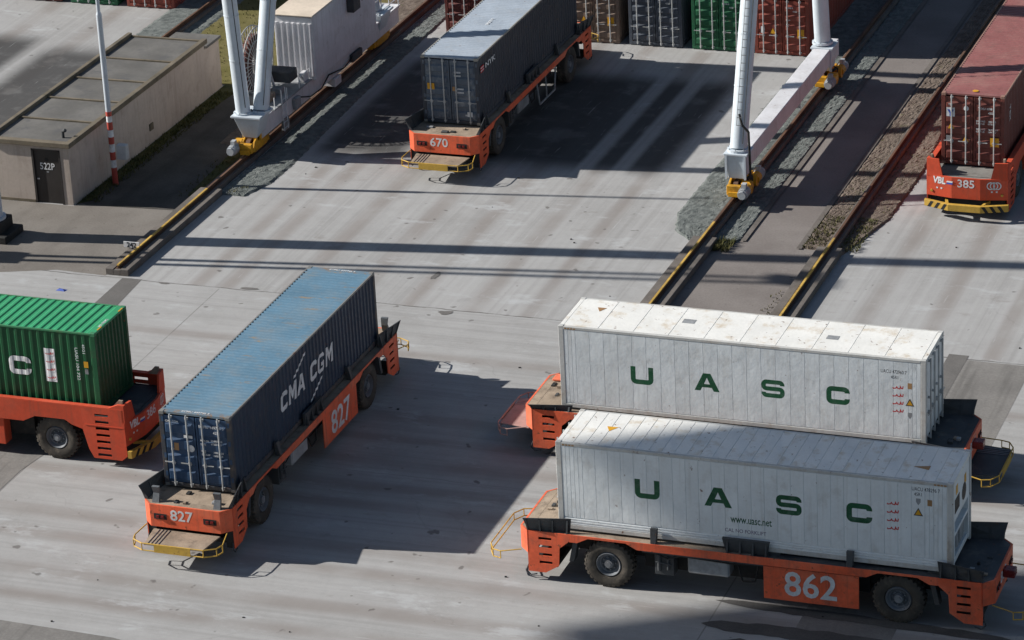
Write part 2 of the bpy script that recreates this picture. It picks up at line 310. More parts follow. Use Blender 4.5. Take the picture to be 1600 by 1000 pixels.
def text(parent, s, org, xd, yd, h, mat, wid=1.0, bold=0.0, name='lettering', shear=0.0, align='CENTER'):
    o = link(name, tmesh(s, mat, bold, shear=shear, align=align), parent); frame(o, org, xd, yd, h * wid, h); return o
def plate(parent, name, org, xd, yd, pts, mat, th=0.003):
    b = MB(); b.prism(pts, lambda u, v, w_: (u, v, w_), 0, th); o = link(name, b.mesh(name, mat), parent); frame(o, org, xd, yd); return o
def rect2(w_, h): return [(-w_ / 2, -h / 2), (w_ / 2, -h / 2), (w_ / 2, h / 2), (-w_ / 2, h / 2)]
def stroke(b, pts, wd, th=0.004):
    """mitred flat stroke"""
    P = [Vector((p[0], p[1])) for p in pts]; L = []; Rr = []
    for i, p in enumerate(P):
        d0 = (p - P[i - 1]).normalized() if i else (P[1] - p).normalized(); d1 = (P[i + 1] - p).normalized() if i < len(P) - 1 else d0
        n0 = Vector((-d0.y, d0.x)); n1 = Vector((-d1.y, d1.x)); mt = (n0 + n1).normalized(); k = wd / 2 / max(0.35, mt.dot(n0)); L.append(p + mt * k); Rr.append(p - mt * k)
    n = len(P); vs = [(p.x, p.y, th) for p in L] + [(p.x, p.y, th) for p in Rr]
    b.add(vs, [(i, i + 1, n + i + 1, n + i) for i in range(n - 1)])
def arc(cx, cy, r, a0, a1, n=4): return [(cx + r * math.cos(R(a0 + (a1 - a0) * i / n)), cy + r * math.sin(R(a0 + (a1 - a0) * i / n))) for i in range(n + 1)]
def wide_letter(ch):
    """extended square capital: unit height 1, width about 1.3"""
    b = MB(); W = 0.62; q = 0.27; y = 0.5 - q / 2; r = 0.17
    if ch == 'U': stroke(b, [(-W + q / 2, 0.5)] + arc(-W + q / 2 + r, -y + r, r, 180, 270) + arc(W - q / 2 - r, -y + r, r, 270, 360) + [(W - q / 2, 0.5)], q)
    elif ch == 'C': stroke(b, [(W - q / 2, 0.16)] + arc(W - q / 2 - r, y - r, r, 0, 90) + arc(-W + q / 2 + r, y - r, r, 90, 180) + arc(-W + q / 2 + r, -y + r, r, 180, 270) + arc(W - q / 2 - r, -y + r, r, 270, 360) + [(W - q / 2, -0.16)], q)
    elif ch == 'S': q = 0.24; y = 0.5 - q / 2; r = 0.15; stroke(b, [(W - q / 2, 0.2)] + arc(W - q / 2 - r, y - r, r, 0, 90) + arc(-W + q / 2 + r, y - r, r, 90, 180) + arc(-W + q / 2 + r, r, r, 180, 270) + arc(W - q / 2 - r, -r, r, 90, 0) + arc(W - q / 2 - r, -y + r, r, 0, -90) + arc(-W + q / 2 + r, -y + r, r, 270, 180) + [(-W + q / 2, -0.2)], q)
    elif ch == 'A':
        b.prism([(-0.68, -0.5), (-0.36, -0.5), (-0.26, -0.3), (0.26, -0.3), (0.36, -0.5), (0.68, -0.5), (0.2, 0.5), (-0.2, 0.5)], lambda u, v, w_: (u, v, w_), 0, 0.004, holes=[[(-0.16, -0.11), (0.16, -0.11), (0, 0.26)]])
    return b
# ------------------------------------------------------------------ setting
def sheet(name, pts, z, mat, kind='structure'):
    b = MB(); b.add([(p[0], p[1], z) for p in pts], [tuple(range(len(pts)))]); o = link(name, b.mesh(name, mat)); o['kind'] = kind; return o
sheet('ground', [(-900, -300), (700, -300), (700, 1500), (-900, 1500)], 0, GROUND)
sheet('asphalt_lane', [(-35.25, 103), (-31.3, 103), (-31.3, 250), (-35.25, 250)], 0.004, asph)
sheet('paved_yard', [(-120, 106.5), (-61, 106.2), (-59, 106.9), (-56.9, 106.8), (-56.9, 150), (-61.35, 150), (-61.35, 113.15), (-120, 113.15)], 0.004, asphL)
sheet('shaded_asphalt_strip', [(-61.35, 113.6), (-60.9, 113.35), (-57.05, 113.6), (-57.05, 150), (-61.35, 150)], 0.012, surf('shade-darkened asphalt', (0.06, 0.056, 0.05), (0.10, 0.093, 0.084), 0.5, 12, streak=(.8, .06, 0)))  # asphalt tone darkened to deepen the building's shade on this strip
sheet('old_slab', [(-120, 30), (-36, 30), (-36, 78.5), (-40, 79.8), (-44, 80.75), (-49, 80.95), (-120, 81.2)], 0.004, slabD)
sheet('old_slab', [(-120, 84), (-52.1, 84), (-52.15, 90.6), (-51.9, 92.2), (-52.1, 95), (-120, 95)], 0.008, slabD)
sheet('old_slab', [(-24.4, 60), (-21.5, 60), (-21.5, 106.6), (-24.4, 106.65)], 0.004, slabD)
sheet('repair_strip', [(-24.5, 99), (-23.85, 99), (-23.8, 107.0), (-24.5, 107.0)], 0.008, patchM)
sheet('repair_strip', [(-56.1, 104.0), (-55.15, 104.0), (-55.35, 106.75), (-56.15, 106.7)], 0.004, patchM)
def blob(x0, x1, yc, hw, n=22, tilt=0.0):
    up = []; dn = []
    for i in range(n + 1):
        t = i / n; e = min(1, 6 * t, 6 * (1 - t)) ** 0.5
        x = x0 + (x1 - x0) * t; y = yc + tilt * (x - x0)
        up.append((x, y + hw * e * (0.8 + 0.4 * random.random()))); dn.append((x, y - hw * e * (0.8 + 0.4 * random.random())))
    return dn + up[::-1]
sheet('tar_patch', blob(-27.2, -18.0, 87.55, 0.24, tilt=-0.03), 0.012, patchD)
sheet('tar_patch', blob(-27.2, -21.2, 86.05, 0.33, tilt=0.02), 0.012, patchD)
sheet('tar_patch', blob(-26.8, -19.5, 84.9, 0.5), 0.012, patchD)
for x, y, a, c_ in ((-43.0, 106.4, 0.36, 0.2), (-51.0, 106.85, 0.5, 0.1), (-44.6, 109.6, 0.13, 0.42), (-54.4, 106.6, 0.25, 0.08)):
    sheet('tar_patch', [(x + a * math.cos(k * 0.45) * (0.55 + 0.6 * random.random()), y + c_ * math.sin(k * 0.45) * (0.55 + 0.6 * random.random())) for k in range(14)], 0.012, patchM)
sheet('grass_verge', [(-66.0, 127.9), (-57.6, 127.9), (-57.6, 150), (-65.2, 150), (-65.6, 133)], 0.03, grassM)
sheet('moss_strip', [(-61.35, 113.3), (-60.9, 113.8), (-60.75, 118), (-60.85, 122), (-60.4, 127.9), (-61.35, 127.9)], 0.02, mossM)
sheet('moss_strip', [(-57.35, 115.2), (-57.05, 115.0), (-57.0, 122), (-57.7, 122), (-57.5, 118)], 0.02, mossM)
def bed(name, pts_l, pts_r, mat, stone, nst, z=0.07):
    """uneven ballast bed between two polylines of (x,y); stones scattered on it"""
    b = MB(); n = 14; rows = []
    y0, y1 = pts_l[0][1], pts_l[-1][1]; m = int((y1 - y0) / 0.16)
    def at(pl, y):
        for (xa, ya), (xb, yb) in zip(pl, pl[1:]):
            if ya <= y <= yb: return xa + (xb - xa) * (y - ya) / (yb - ya)
        return pl[-1][0]
    vs = []; fs = []
    for j in range(m + 1):
        y = y0 + (y1 - y0) * j / m; xl, xr = at(pts_l, y), at(pts_r, y)
        for i in range(n + 1):
            e = i in (0, n) or j == 0
            vs.append((xl + (xr - xl) * i / n + random.uniform(-.03, .03), y + random.uniform(-.04, .04), 0.002 if e else z + random.uniform(-.02, .02)))
    for j in range(m):
        for i in range(n): fs.append((j * (n + 1) + i, j * (n + 1) + i + 1, (j + 1) * (n + 1) + i + 1, (j + 1) * (n + 1) + i))
    b.add(vs, fs); o = link(name, b.mesh(name, mat)); o['kind'] = 'structure'
    s = MB()
    for k in range(nst):
        y = y0 + (y1 - y0) * random.random() ** 1.4; xl, xr = at(pts_l, y), at(pts_r, y); x = xl + (xr - xl) * random.uniform(0.03, 0.97); r = random.uniform(0.014, 0.036)
        p = Vector((x, y, z)); a = [p + Vector((random.uniform(.6, 1.2) * r * dx, random.uniform(.6, 1.2) * r * dy, random.uniform(.5, 1) * r * dz)) for dx, dy, dz in ((1, 0, 0), (0, 1, 0), (-1, 0, 0), (0, -1, 0), (0, 0, 1))]
        s.add(a, [(0, 1, 4), (1, 2, 4), (2, 3, 4), (3, 0, 4)])
    so_ = link('ballast_stones', s.mesh('ballast_stones', stone)); so_['kind'] = 'stuff'; so_['label'] = 'loose stones of ' + ('brown' if stone is stoneB else 'grey') + ' rail ballast'
    return o
bed('ballast_bed', [(-56.2, 115.6), (-56.2, 150)], [(-55.0, 115.6), (-54.55, 117.2), (-54.5, 119), (-54.9, 128), (-55.2, 150)], ballastM, stoneM, 2600)
bed('ballast_bed', [(-58.6, 121), (-58.6, 150)], [(-56.75, 121), (-56.7, 150)], ballastB, stoneB, 900)
bed('ballast_bed', [(-36.4, 115.1), (-37.2, 115.9), (-37.65, 117.6), (-37.6, 150)], [(-35.9, 115.1), (-35.9, 150)], ballastM, stoneM, 2600)
bed('ballast_bed', [(-35.5, 114.6), (-35.5, 150)], [(-34.9, 114.6), (-34.45, 115.6), (-34.45, 150)], ballastM, stoneM, 1600)
bed('ballast_bed', [(-32.0, 115.2), (-31.85, 150)], [(-31.05, 115.2), (-31.05, 150)], ballastB, stoneB, 1600)
bed('ballast_bed', [(-30.7, 114.6), (-30.7, 150)], [(-30.5, 114.6), (-30.3, 115.3), (-29.5, 118.8), (-29.4, 124), (-29.7, 129), (-29.6, 150)], ballastB, stoneB, 1600)
bed('ballast_bed', [(-68.3, 128), (-68.3, 165)], [(-65.3, 128), (-65.3, 165)], ballastM, stoneM, 1400)
sheet('lane_edging', [(-34.45, 115.4), (-34.25, 115.4), (-34.25, 150), (-34.45, 150)], 0.05, plinthm)
sheet('lane_edging', [(-32.2, 115.1), (-32.0, 115.1), (-32.0, 150), (-32.2, 150)], 0.05, plinthm)
# ------------------------------------------------------------------ crane rails
def rail_profile(b, y0, y1, z0, h=0.17):
    b.box(-0.09, 0.09, y0, y1, z0, z0 + 0.025); b.box(-0.016, 0.016, y0, y1, z0 + 0.025, z0 + h - 0.05); b.box(-0.045, 0.045, y0, y1, z0 + h - 0.05, z0 + h)
def rail_head(b, y0, y1, z0, h=0.17): b.box(-0.042, 0.042, y0, y1, z0 + h - 0.05, z0 + h + .004)
def rail_web(b, y0, y1, z0, h=0.17): b.box(-0.09, 0.09, y0, y1, z0, z0 + 0.025); b.box(-0.016, 0.016, y0, y1, z0 + 0.025, z0 + h - 0.05)
def crane_rail(x, y0, yp, ymid, y1, label, zp=0.26):
    e = empty('crane_rail', (x, y0, 0)); tag(e, label, 'rail', 'crane rails')
    if yp > y0:
        part(None, 'plinth', plinthm, e, lambda b: [b.box(-.47, -.14, 0, yp - y0, 0.0, zp), b.box(.14, .47, 0, yp - y0, 0, zp), b.box(-.14, .14, 0.0, yp - y0, 0, zp - 0.03)], bevel=0.012)
        part(None, 'rail_web', railrust, e, lambda b: rail_web(b, 0.12, ymid - y0, zp - 0.03)); part(None, 'painted_rail', railpaint, e, lambda b: rail_head(b, 0.12, ymid - y0, zp - 0.03))
    part(None, 'rusty_rail', railrust, e, lambda b: rail_profile(b, ymid - y0, y1 - y0, zp - 0.03))
    part(None, 'rail_bed', plinthm, e, lambda b: b.box(-.2, .2, max(yp - y0, 0), y1 - y0, 0, zp - 0.03))
    return e
crane_rail(-56.45, 106.9, 115.6, 115.2, 230, 'crane rail between paved yard and truck lane, yellow at its near end')
crane_rail(-35.72, 104.0, 115.0, 116.2, 230, 'middle crane rail left of the asphalt lane, yellow near part')
crane_rail(-30.86, 104.0, 115.0, 115.6, 230, 'crane rail right of the asphalt lane among brown gravel')
crane_rail(-66.4, 128.2, 128.2, 128.2, 230, 'short rusty rail stretch behind the flat-roofed building')
def rail_sign(x, y, s, label):
    e = empty('number_plate', (x, y, 0.22)); tag(e, label, 'sign', 'rail number plates')
    part(None, 'bracket', steel_dark, e, lambda b: b.box(-.03, .03, 0.0, .05, 0, .16))
    part(None, 'plate', whitep, e, lambda b: b.box(-.33, .33, -.03, 0, .1, .34), bevel=0.006)
    text(e, s, (0, -.033, .21), (1, 0, 0), (0, 0, 1), .3, blackp, 0.9, 0.02)
rail_sign(-56.75, 108.9, '242', 'small white plate reading 242 beside the left crane rail')
rail_sign(-31.2, 107.6, '241', 'small white plate reading 241 behind the rear white container')
# ------------------------------------------------------------------ containers
CW, CL = 2.438, 12.19
def corr(n_len, pitch, depth):
    """trapezoid corrugation profile along a length: list of (s, offset)"""
    k = max(1, int(round(n_len / pitch))); p = n_len / k; out = [(0, 0)]
    for i in range(k):
        a = i * p; out += [(a + p * .15, 0), (a + p * .34, -depth), (a + p * .66, -depth), (a + p * .85, 0)]
    out.append((n_len, 0)); return out
def corrsheet(b, prof, fn, z0, z1):
    n = len(prof); b.add([fn(s, d, z0) for s, d in prof] + [fn(s, d, z1) for s, d in prof], [(i, i + 1, n + i + 1, n + i) for i in range(n - 1)])
def castings(e, h, key, mat, L=CL):
    for sx in (-1, 1):
        for y in (0, L):
            for z in (0, h):
                x0 = sx * CW / 2 - (0.165 if sx > 0 else -0.003) ; x1 = x0 + 0.162
                ya = y - 0.003 if y == 0 else y - 0.175; za = z - 0.003 if z == 0 else z - 0.115
                part(('cast', key, sx, y, z), 'corner_casting', mat, e, lambda b: [b.box(x0, x1, ya, ya + 0.178, za, za + 0.118)], bevel=0.012)
def door_leaf(e, key, sgn, h, mat, ribs, barmat=galv):
    w0, w1 = (0.02, 1.13) if sgn > 0 else (-1.13, -0.02)
    def leaf(b):
        b.box(w0, w1, 0.03, 0.07, 0.16, h - 0.14)
        b.box(w0, w0 + .05, 0.012, 0.03, 0.16, h - 0.14); b.box(w1 - .05, w1, 0.012, 0.03, 0.16, h - 0.14)
        if ribs:
            zz = (h - 0.42) / ribs
            for i in range(ribs):
                z0 = 0.23 + zz * i; z1 = z0 + zz * 0.7; a, c = w0 + .08, w1 - .08; d = .05
                b.hexa([(a, .031, z0), (c, .031, z0), (c, .031, z1), (a, .031, z1), (a + d, -.026, z0 + .04), (c - d, -.026, z0 + .04), (c - d, -.026, z1 - .075), (a + d, -.026, z1 - .075)])
    d = part(('leaf', key, sgn), 'door', mat, e, leaf)
    for k, fx in enumerate((0.22, 0.72)):
        x = w0 + (w1 - w0) * (fx if sgn > 0 else 1 - fx)
        part(('bar', key, sgn, k), 'locking_bar', barmat, d, lambda b: [b.cyl((x, -.06, .06), (x, -.06, h - .05), .027, 8), b.box(x - .05, x + .05, -.055, .03, .1, .16), b.box(x - .05, x + .05, -.055, .03, h - .19, h - .13), b.box(x - .045, x + .045, -.05, .03, h * .5, h * .5 + .05)], smooth=True)
        part(('hdl', key, sgn, k), 'handle', barmat, d, lambda b: [b.box(x - (.3 if sgn < 0 else .08), x + (.08 if sgn < 0 else .3), -.07, -.05, h * .33, h * .33 + .03), b.box(x - .05, x + .05, -.06, .03, h * .31, h * .33 + .06)])
    xh = w1 if sgn > 0 else w0
    for k in range(4):
        z = 0.35 + k * (h - 0.7) / 3
        part(('hinge', key, sgn, k), 'hinge', mat, d, lambda b: b.box(xh - .02, xh + .06, -.01, .03, z, z + .16))
def dry_container(name, label, loc, rz, h, mat, roofm_, key, ribs=5, L=CL, group=None, frame_m=None, edge=None, door_m=None, header_m=None):
    e = empty(name, loc, rz); tag(e, label, 'container', group); fm = frame_m or mat; hw = CW / 2; k = key
    for sx in (-1, 1):
        part((k, 'side', sx), 'side_wall', mat, e, lambda b: corrsheet(b, corr(L - .3, .278, .036), lambda s, d, z: (sx * (hw - .012 + d), .15 + s, z), .15, h - .06))
        part((k, 'tr', sx), 'top_rail', edge or fm, e, lambda b: b.box(sx * hw - (.06 if sx > 0 else 0), sx * hw + (.06 if sx < 0 else 0), .15, L - .15, h - .075, h - .01), bevel=.006)
        part((k, 'br', sx), 'bottom_rail', fm, e, lambda b: b.box(sx * hw - (.07 if sx > 0 else 0), sx * hw + (.07 if sx < 0 else 0), .15, L - .15, .01, .165), bevel=.006)
        for y in (0, L):
            part((k, 'post', sx, y), 'corner_post', fm, e, lambda b: b.box(sx * hw - (.14 if sx > 0 else 0), sx * hw + (.14 if sx < 0 else 0), 0 if y == 0 else L - .16, .16 if y == 0 else L, .1, h - .1), bevel=.008)
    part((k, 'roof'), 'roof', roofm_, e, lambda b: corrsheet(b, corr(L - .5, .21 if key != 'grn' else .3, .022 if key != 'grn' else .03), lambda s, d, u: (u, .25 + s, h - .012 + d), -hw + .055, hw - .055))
    part((k, 'hd'), 'door_header', header_m or roofm_, e, lambda b: b.box(-hw + .055, hw - .055, .03, .25, h - .09, h - .008), bevel=.006); part((k, 'hd2'), 'end_header', header_m or roofm_, e, lambda b: b.box(-hw + .055, hw - .055, L - .25, L - .02, h - .09, h - .008), bevel=.006)
    part((k, 'sill'), 'door_sill', fm, e, lambda b: b.box(-hw + .14, hw - .14, .0, .12, .01, .15), bevel=.006)
    part((k, 'floor'), 'floor', chassis, e, lambda b: b.box(-hw + .08, hw - .08, .12, L - .1, .06, .14))
    part((k, 'end'), 'end_wall', mat, e, lambda b: corrsheet(b, corr(CW - .28, .25, .045), lambda s, d, z: (-hw + .14 + s, L - .02 + d, z), .15, h - .08)); part((k, 'esill'), 'end_sill', mat, e, lambda b: b.box(-hw + .14, hw - .14, L - .1, L - .005, .01, .16))
    castings(e, h, (k, L), edge or fm, L)
    for s in (-1, 1): door_leaf(e, k, s, h, door_m or mat, ribs)
    return e
def markings(e, h, lines, mat=whitep):
    """small print on the door end: (text, x, z, height)"""
    for s, x, z, hh in lines: text(e, s, (x, -.03, z), (1, 0, 0), (0, 0, 1), hh, mat, 0.95, 0.012, align='LEFT')
Z0 = 1.75
# blue container on vehicle 827
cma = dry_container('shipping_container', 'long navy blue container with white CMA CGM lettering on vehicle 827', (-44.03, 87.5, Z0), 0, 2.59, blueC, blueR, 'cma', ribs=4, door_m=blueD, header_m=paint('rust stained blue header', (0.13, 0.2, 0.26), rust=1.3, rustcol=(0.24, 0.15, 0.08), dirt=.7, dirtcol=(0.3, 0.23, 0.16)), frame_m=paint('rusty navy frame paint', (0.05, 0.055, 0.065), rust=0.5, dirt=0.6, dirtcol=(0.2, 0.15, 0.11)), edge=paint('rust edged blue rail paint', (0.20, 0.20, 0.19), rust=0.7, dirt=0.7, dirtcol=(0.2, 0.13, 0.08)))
markings(cma, 2.59, [('CMA CGM', -1.0, 2.28, .1), ('ECMU 449746 5', .14, 2.2, .135), ('4251', .62, 2.02, .13), ('MAX.GR', .16, 1.72, .085), ('TARE', .16, 1.58, .085), ('30480 KGS', .52, 1.74, .09), ('67200 LBS', .52, 1.63, .09), ('3900 KGS', .58, 1.34, .09), ('8600 LBS', .58, 1.23, .09), ('NET', .18, 1.36, .085), ('CU.CAP', .18, 1.24, .085)])
text(cma, 'ECMU 449746 5', (0, .15, 2.59), (1, 0, 0), (0, 1, 0), .13, whitep, 1.1, .015)
text(cma, 'ECMU 449746 5', (0.1, CL - .14, 2.59), (1, 0, 0), (0, 1, 0), .13, whitep, 1.1, .015)
plate(cma, 'sticker', (-.68, -.03, 1.42), (1, 0, 0), (0, 0, 1), rect2(.16, .26), tanp)
plate(cma, 'sticker', (-.18, -.03, 1.4), (1, 0, 0), (0, 0, 1), arc(0, 0, .12, 0, 340, 14), whitep)
plate(cma, 'sticker', (-.25, -.03, 1.8), (1, 0, 0), (0, 0, 1), rect2(.3, .1), whitep)
def italic_letter(ch):
    b = MB(); q = .24
    if ch == 'C': stroke(b, [(.36, .22), (.36, .3), (.24, .38), (-.2, .38), (-.32, .26), (-.32, -.26), (-.2, -.38), (.24, -.38), (.36, -.3), (.36, -.2)], q)
    elif ch == 'M': b.prism([(-.52, -.5), (-.29, -.5), (-.29, .1), (0, -.34), (.29, .1), (.29, -.5), (.52, -.5), (.52, .5), (.26, .5), (0, .08), (-.26, .5), (-.52, .5)], lambda u, v, w_: (u, v, w_), 0, .004)
    elif ch == 'A': b.prism([(-.55, -.5), (-.3, -.5), (-.21, -.28), (.21, -.28), (.3, -.5), (.55, -.5), (.15, .5), (-.15, .5)], lambda u, v, w_: (u, v, w_), 0, .004, holes=[[(-.12, -.08), (.12, -.08), (0, .26)]])
    elif ch == 'G': stroke(b, [(.36, .24), (.36, .3), (.24, .4), (-.2, .4), (-.34, .28), (-.34, -.28), (-.2, -.4), (.24, -.4), (.36, -.3), (.36, -.08), (.04, -.08)], .2)
    for i, p in enumerate(b.v): b.v[i] = (p[0] + .16 * p[1], p[1], p[2])
    return b
def conform(b, y0, sy, prof_y0, L):
    """cut a flat mark along the corrugation folds and press it onto the profile; b in mark units, local x -> wall y0 + x*sy"""
    me = bpy.data.meshes.new('tmp'); me.from_pydata(b.v, [], b.f); bm = bmesh.new(); bm.from_mesh(me); bpy.data.meshes.remove(me)
    prof = [(prof_y0 + q, d_) for q, d_ in corr(L - .3, .278, .036)]; lo = min(v[0] for v in b.v) * sy + y0; hi = max(v[0] for v in b.v) * sy + y0
    for q, d_ in prof:
        if lo < q < hi: bmesh.ops.bisect_plane(bm, geom=bm.verts[:] + bm.edges[:] + bm.faces[:], plane_co=((q - y0) / sy, 0, 0), plane_no=(1, 0, 0))
    def dep(y):
        for (a, da), (c, dc) in zip(prof, prof[1:]):
            if a <= y <= c: return da + (dc - da) * (y - a) / max(1e-6, c - a)
        return 0
    out = MB(); idx = {v: i for i, v in enumerate(bm.verts)}
    out.add([(v.co.x, v.co.y, v.co.z + .3 * dep(y0 + v.co.x * sy)) for v in bm.verts], [tuple(idx[v] for v in f.verts) for f in bm.faces]); bm.free(); return out
def pressed(e, name, b, y0, z, sx, sy, mat, L=CL):
    o = link(name, conform(b, y0, sx, .15, L).mesh(name, mat), e); frame(o, (CW / 2 - .004, y0, z), (0, 1, 0), (0, 0, 1), sx, sy); return o
def side_letters(e, chars, y_of, z, hgt, wid, mat, fnl, org_x, xd, name='lettering'):
    for ch, y in zip(chars, y_of):
        k = ('ltr', fnl.__name__, ch, mat.name)
        if k not in CACHE: CACHE[k] = fnl(ch).mesh('letter', mat)
        o = link('letter', CACHE[k], e); frame(o, (org_x, y, z), xd, (0, 0, 1), hgt * wid, hgt)
for ch, y in zip('CMACGM', (4.12, 4.83, 5.55, 6.58, 7.22, 7.94)): pressed(cma, 'letter', italic_letter(ch), y, 1.34, .64 * .92, .64, whitep)
for y0, z0 in ((5.0, 1.75), (6.2, .37)):
    for i in range(5):
        pressed(cma, 'wave_mark', MB().add([(-.13, -.05, .003), (.07, -.04, .003), (.13, .05, .003), (-.07, .04, .003)], [(0, 1, 2, 3)]), y0 + .1 + i * .21, z0 + .05 + .1 * i, 1, 1, whitep)
# slate container on vehicle 670
blk = dry_container('shipping_container', 'dark slate container with pale grey blue roof on vehicle 670', (-48.06, 120.89, 1.74), 0, 2.82, blackC, blackR, 'blk', ribs=5, door_m=blackLit, edge=paint('worn cream rail paint', (0.3, 0.29, 0.26), rust=0.4, dirt=0.6, dirtcol=(0.2, 0.14, 0.09)))
for z, x in ((2.2, .2), (2.05, .2), (1.5, .3), (1.35, .3), (.4, .6)): markings(blk, 2.8, [('XXXXXX'.replace('X', '8'), x, z, .1)])
plate(blk, 'sticker', (-.82, -.03, 1.55), (1, 0, 0), (0, 0, 1), rect2(.3, .26), yellowp); plate(blk, 'sticker', (.16, -.03, 1.5), (1, 0, 0), (0, 0, 1), rect2(.12, .18), tanp)
plate(blk, 'sticker', (.8, -.03, .45), (1, 0, 0), (0, 0, 1), rect2(.22, .2), whitep)
text(blk, 'NYK', (CW / 2 + .003, 0.85, 2.25), (0, 1, 0), (0, 0, 1), .3, whitep, 1.9, .02, align='LEFT')
plate(blk, 'emblem', (CW / 2 + .002, .5, 2.25), (0, 1, 0), (0, 0, 1), rect2(.4, .26), redp)
for k in (-1, 1): plate(blk, 'emblem', (CW / 2 + .006, .5, 2.25 + k * .06), (0, 1, 0), (0, 0, 1), rect2(.4, .035), whitep)
text(blk, '8420117', (0.1, 4.6, 2.82), (0, 1, 0), (-1, 0, 0), .2, whitep, 1.2, .01)
# maroon container on vehicle 385
red = dry_container('shipping_container', 'maroon container with locking bars and yellow sticker on vehicle 385', (-26.73, 120.68, 1.75), 0, 2.87, redC, redR, 'red', ribs=5, edge=paint('scuffed pale red rail paint', (0.3, 0.17, 0.13), rust=0.4, dirt=0.5))
markings(red, 2.87, [('TEX', -.95, 2.42, .1), ('TEXU 4098 3', .2, 2.33, .12), ('45G1', .58, 2.16, .12), ('32500 KG', .12, 1.82, .09), ('71650 LB', .12, 1.72, .09), ('3980 KG', .58, 1.82, .09), ('8775 LB', .58, 1.72, .09), ('28520 KG', .12, 1.5, .09), ('62875 LB', .12, 1.4, .09), ('76.3 CU.M', .58, 1.5, .09), ('2694 CU', .58, 1.4, .09)])
plate(red, 'sticker', (-.86, -.03, 2.12), (1, 0, 0), (0, 0, 1), rect2(.32, .36), whitep); plate(red, 'sticker', (-.86, -.035, 2.09), (1, 0, 0), (0, 0, 1), [(-.13, .13), (-.04, .13), (0, .03), (.04, .13), (.13, .13), (.04, -.02), (.04, -.14), (-.04, -.14), (-.04, -.02)], bluep)
plate(red, 'sticker', (-.26, -.031, 2.3), (1, 0, 0), (0, 0, 1), arc(0, 0, .1, 0, 340, 12), whitep)
for x, z in ((-.84, 1.55), (-.28, 1.05)): plate(red, 'warning_triangle', (x, -.031, z), (1, 0, 0), (0, 0, 1), [(-.13, -.1), (.13, -.1), (0, .14)], yellowp)
plate(red, 'sticker', (.84, -.031, 1.0), (1, 0, 0), (0, 0, 1), rect2(.34, .36), yellowp); plate(red, 'sticker', (-.95, -.031, 1.05), (1, 0, 0), (0, 0, 1), rect2(.16, .24), steel_grey)
text(red, 'TEX', (CW / 2 + .003, .95, 1.9), (0, 0, -1), (0, 1, 0), .3, whitep, 1.2, .01)
plate(red, 'sticker', (0, .42, 2.87), (1, 0, 0), (0, 1, 0), arc(0, 0, .12, 0, 340, 10), yellowp)
# green container on vehicle 386 (closed end to the right)
grn = dry_container('shipping_container', 'green corrugated container with white letter C, cut by the left edge', (-49.6 - CL, 93.12, Z0), R(-90), 2.896, greenC, greenR, 'grn', ribs=5, edge=paint('rust edged green rail paint', (0.04, 0.2, 0.09), rust=0.45, dirt=0.5, dirtcol=(0.2, 0.13, 0.06)))
for ch, y in zip('UASC', (2.9, 5.1, 7.2, 9.31)): pressed(grn, 'letter', wide_letter(ch), y, 1.48, .66, .66, whitep)
pressed(grn, 'white_panel', MB().add([(-.2, -.6, .002), (.2, -.6, .002), (.2, .6, .002), (-.2, .6, .002)], [(0, 1, 2, 3)]), 10.45, 1.6, 1, 1, whitep)
for k in range(4):
    b = MB(); stroke(b, [(-.14, 0), (-.09, -.03), (0, -.02), (.05, -.03), (.06, .03), (.09, -.02), (.15, .0), (.15, .05)], .025); o = link('script_line', b.mesh('script_line', redp), grn); frame(o, (CW / 2 + .007, 10.45, 2.03 - k * .29), (0, 1, 0), (0, 0, 1))
text(grn, 'UASU 104 722', (CW / 2 + .003, 11.46, 1.75), (0, 0, -1), (0, 1, 0), .15, whitep, 1.3, .01); text(grn, '45G1', (CW / 2 + .003, 11.74, 2.3), (0, 0, -1), (0, 1, 0), .13, whitep, 1.3, .01)
plate(grn, 'sticker', (CW / 2 + .003, 11.78, 1.75), (0, 1, 0), (0, 0, 1), rect2(.16, .22), yellowp); plate(grn, 'sticker', (CW / 2 + .003, 11.78, 1.5), (0, 1, 0), (0, 0, 1), rect2(.12, .18), steel_grey)
text(grn, 'UASU 104', (.3, CL - .12, 2.896), (1, 0, 0), (0, 1, 0), .14, whitep, 1.1, .01)
for x_ in (.75, -.85): plate(grn, 'hazard_mark', (x_, CL - .04, 2.9), (1, 0, 0), (0, 1, 0), rect2(.3, .05), yellowp)
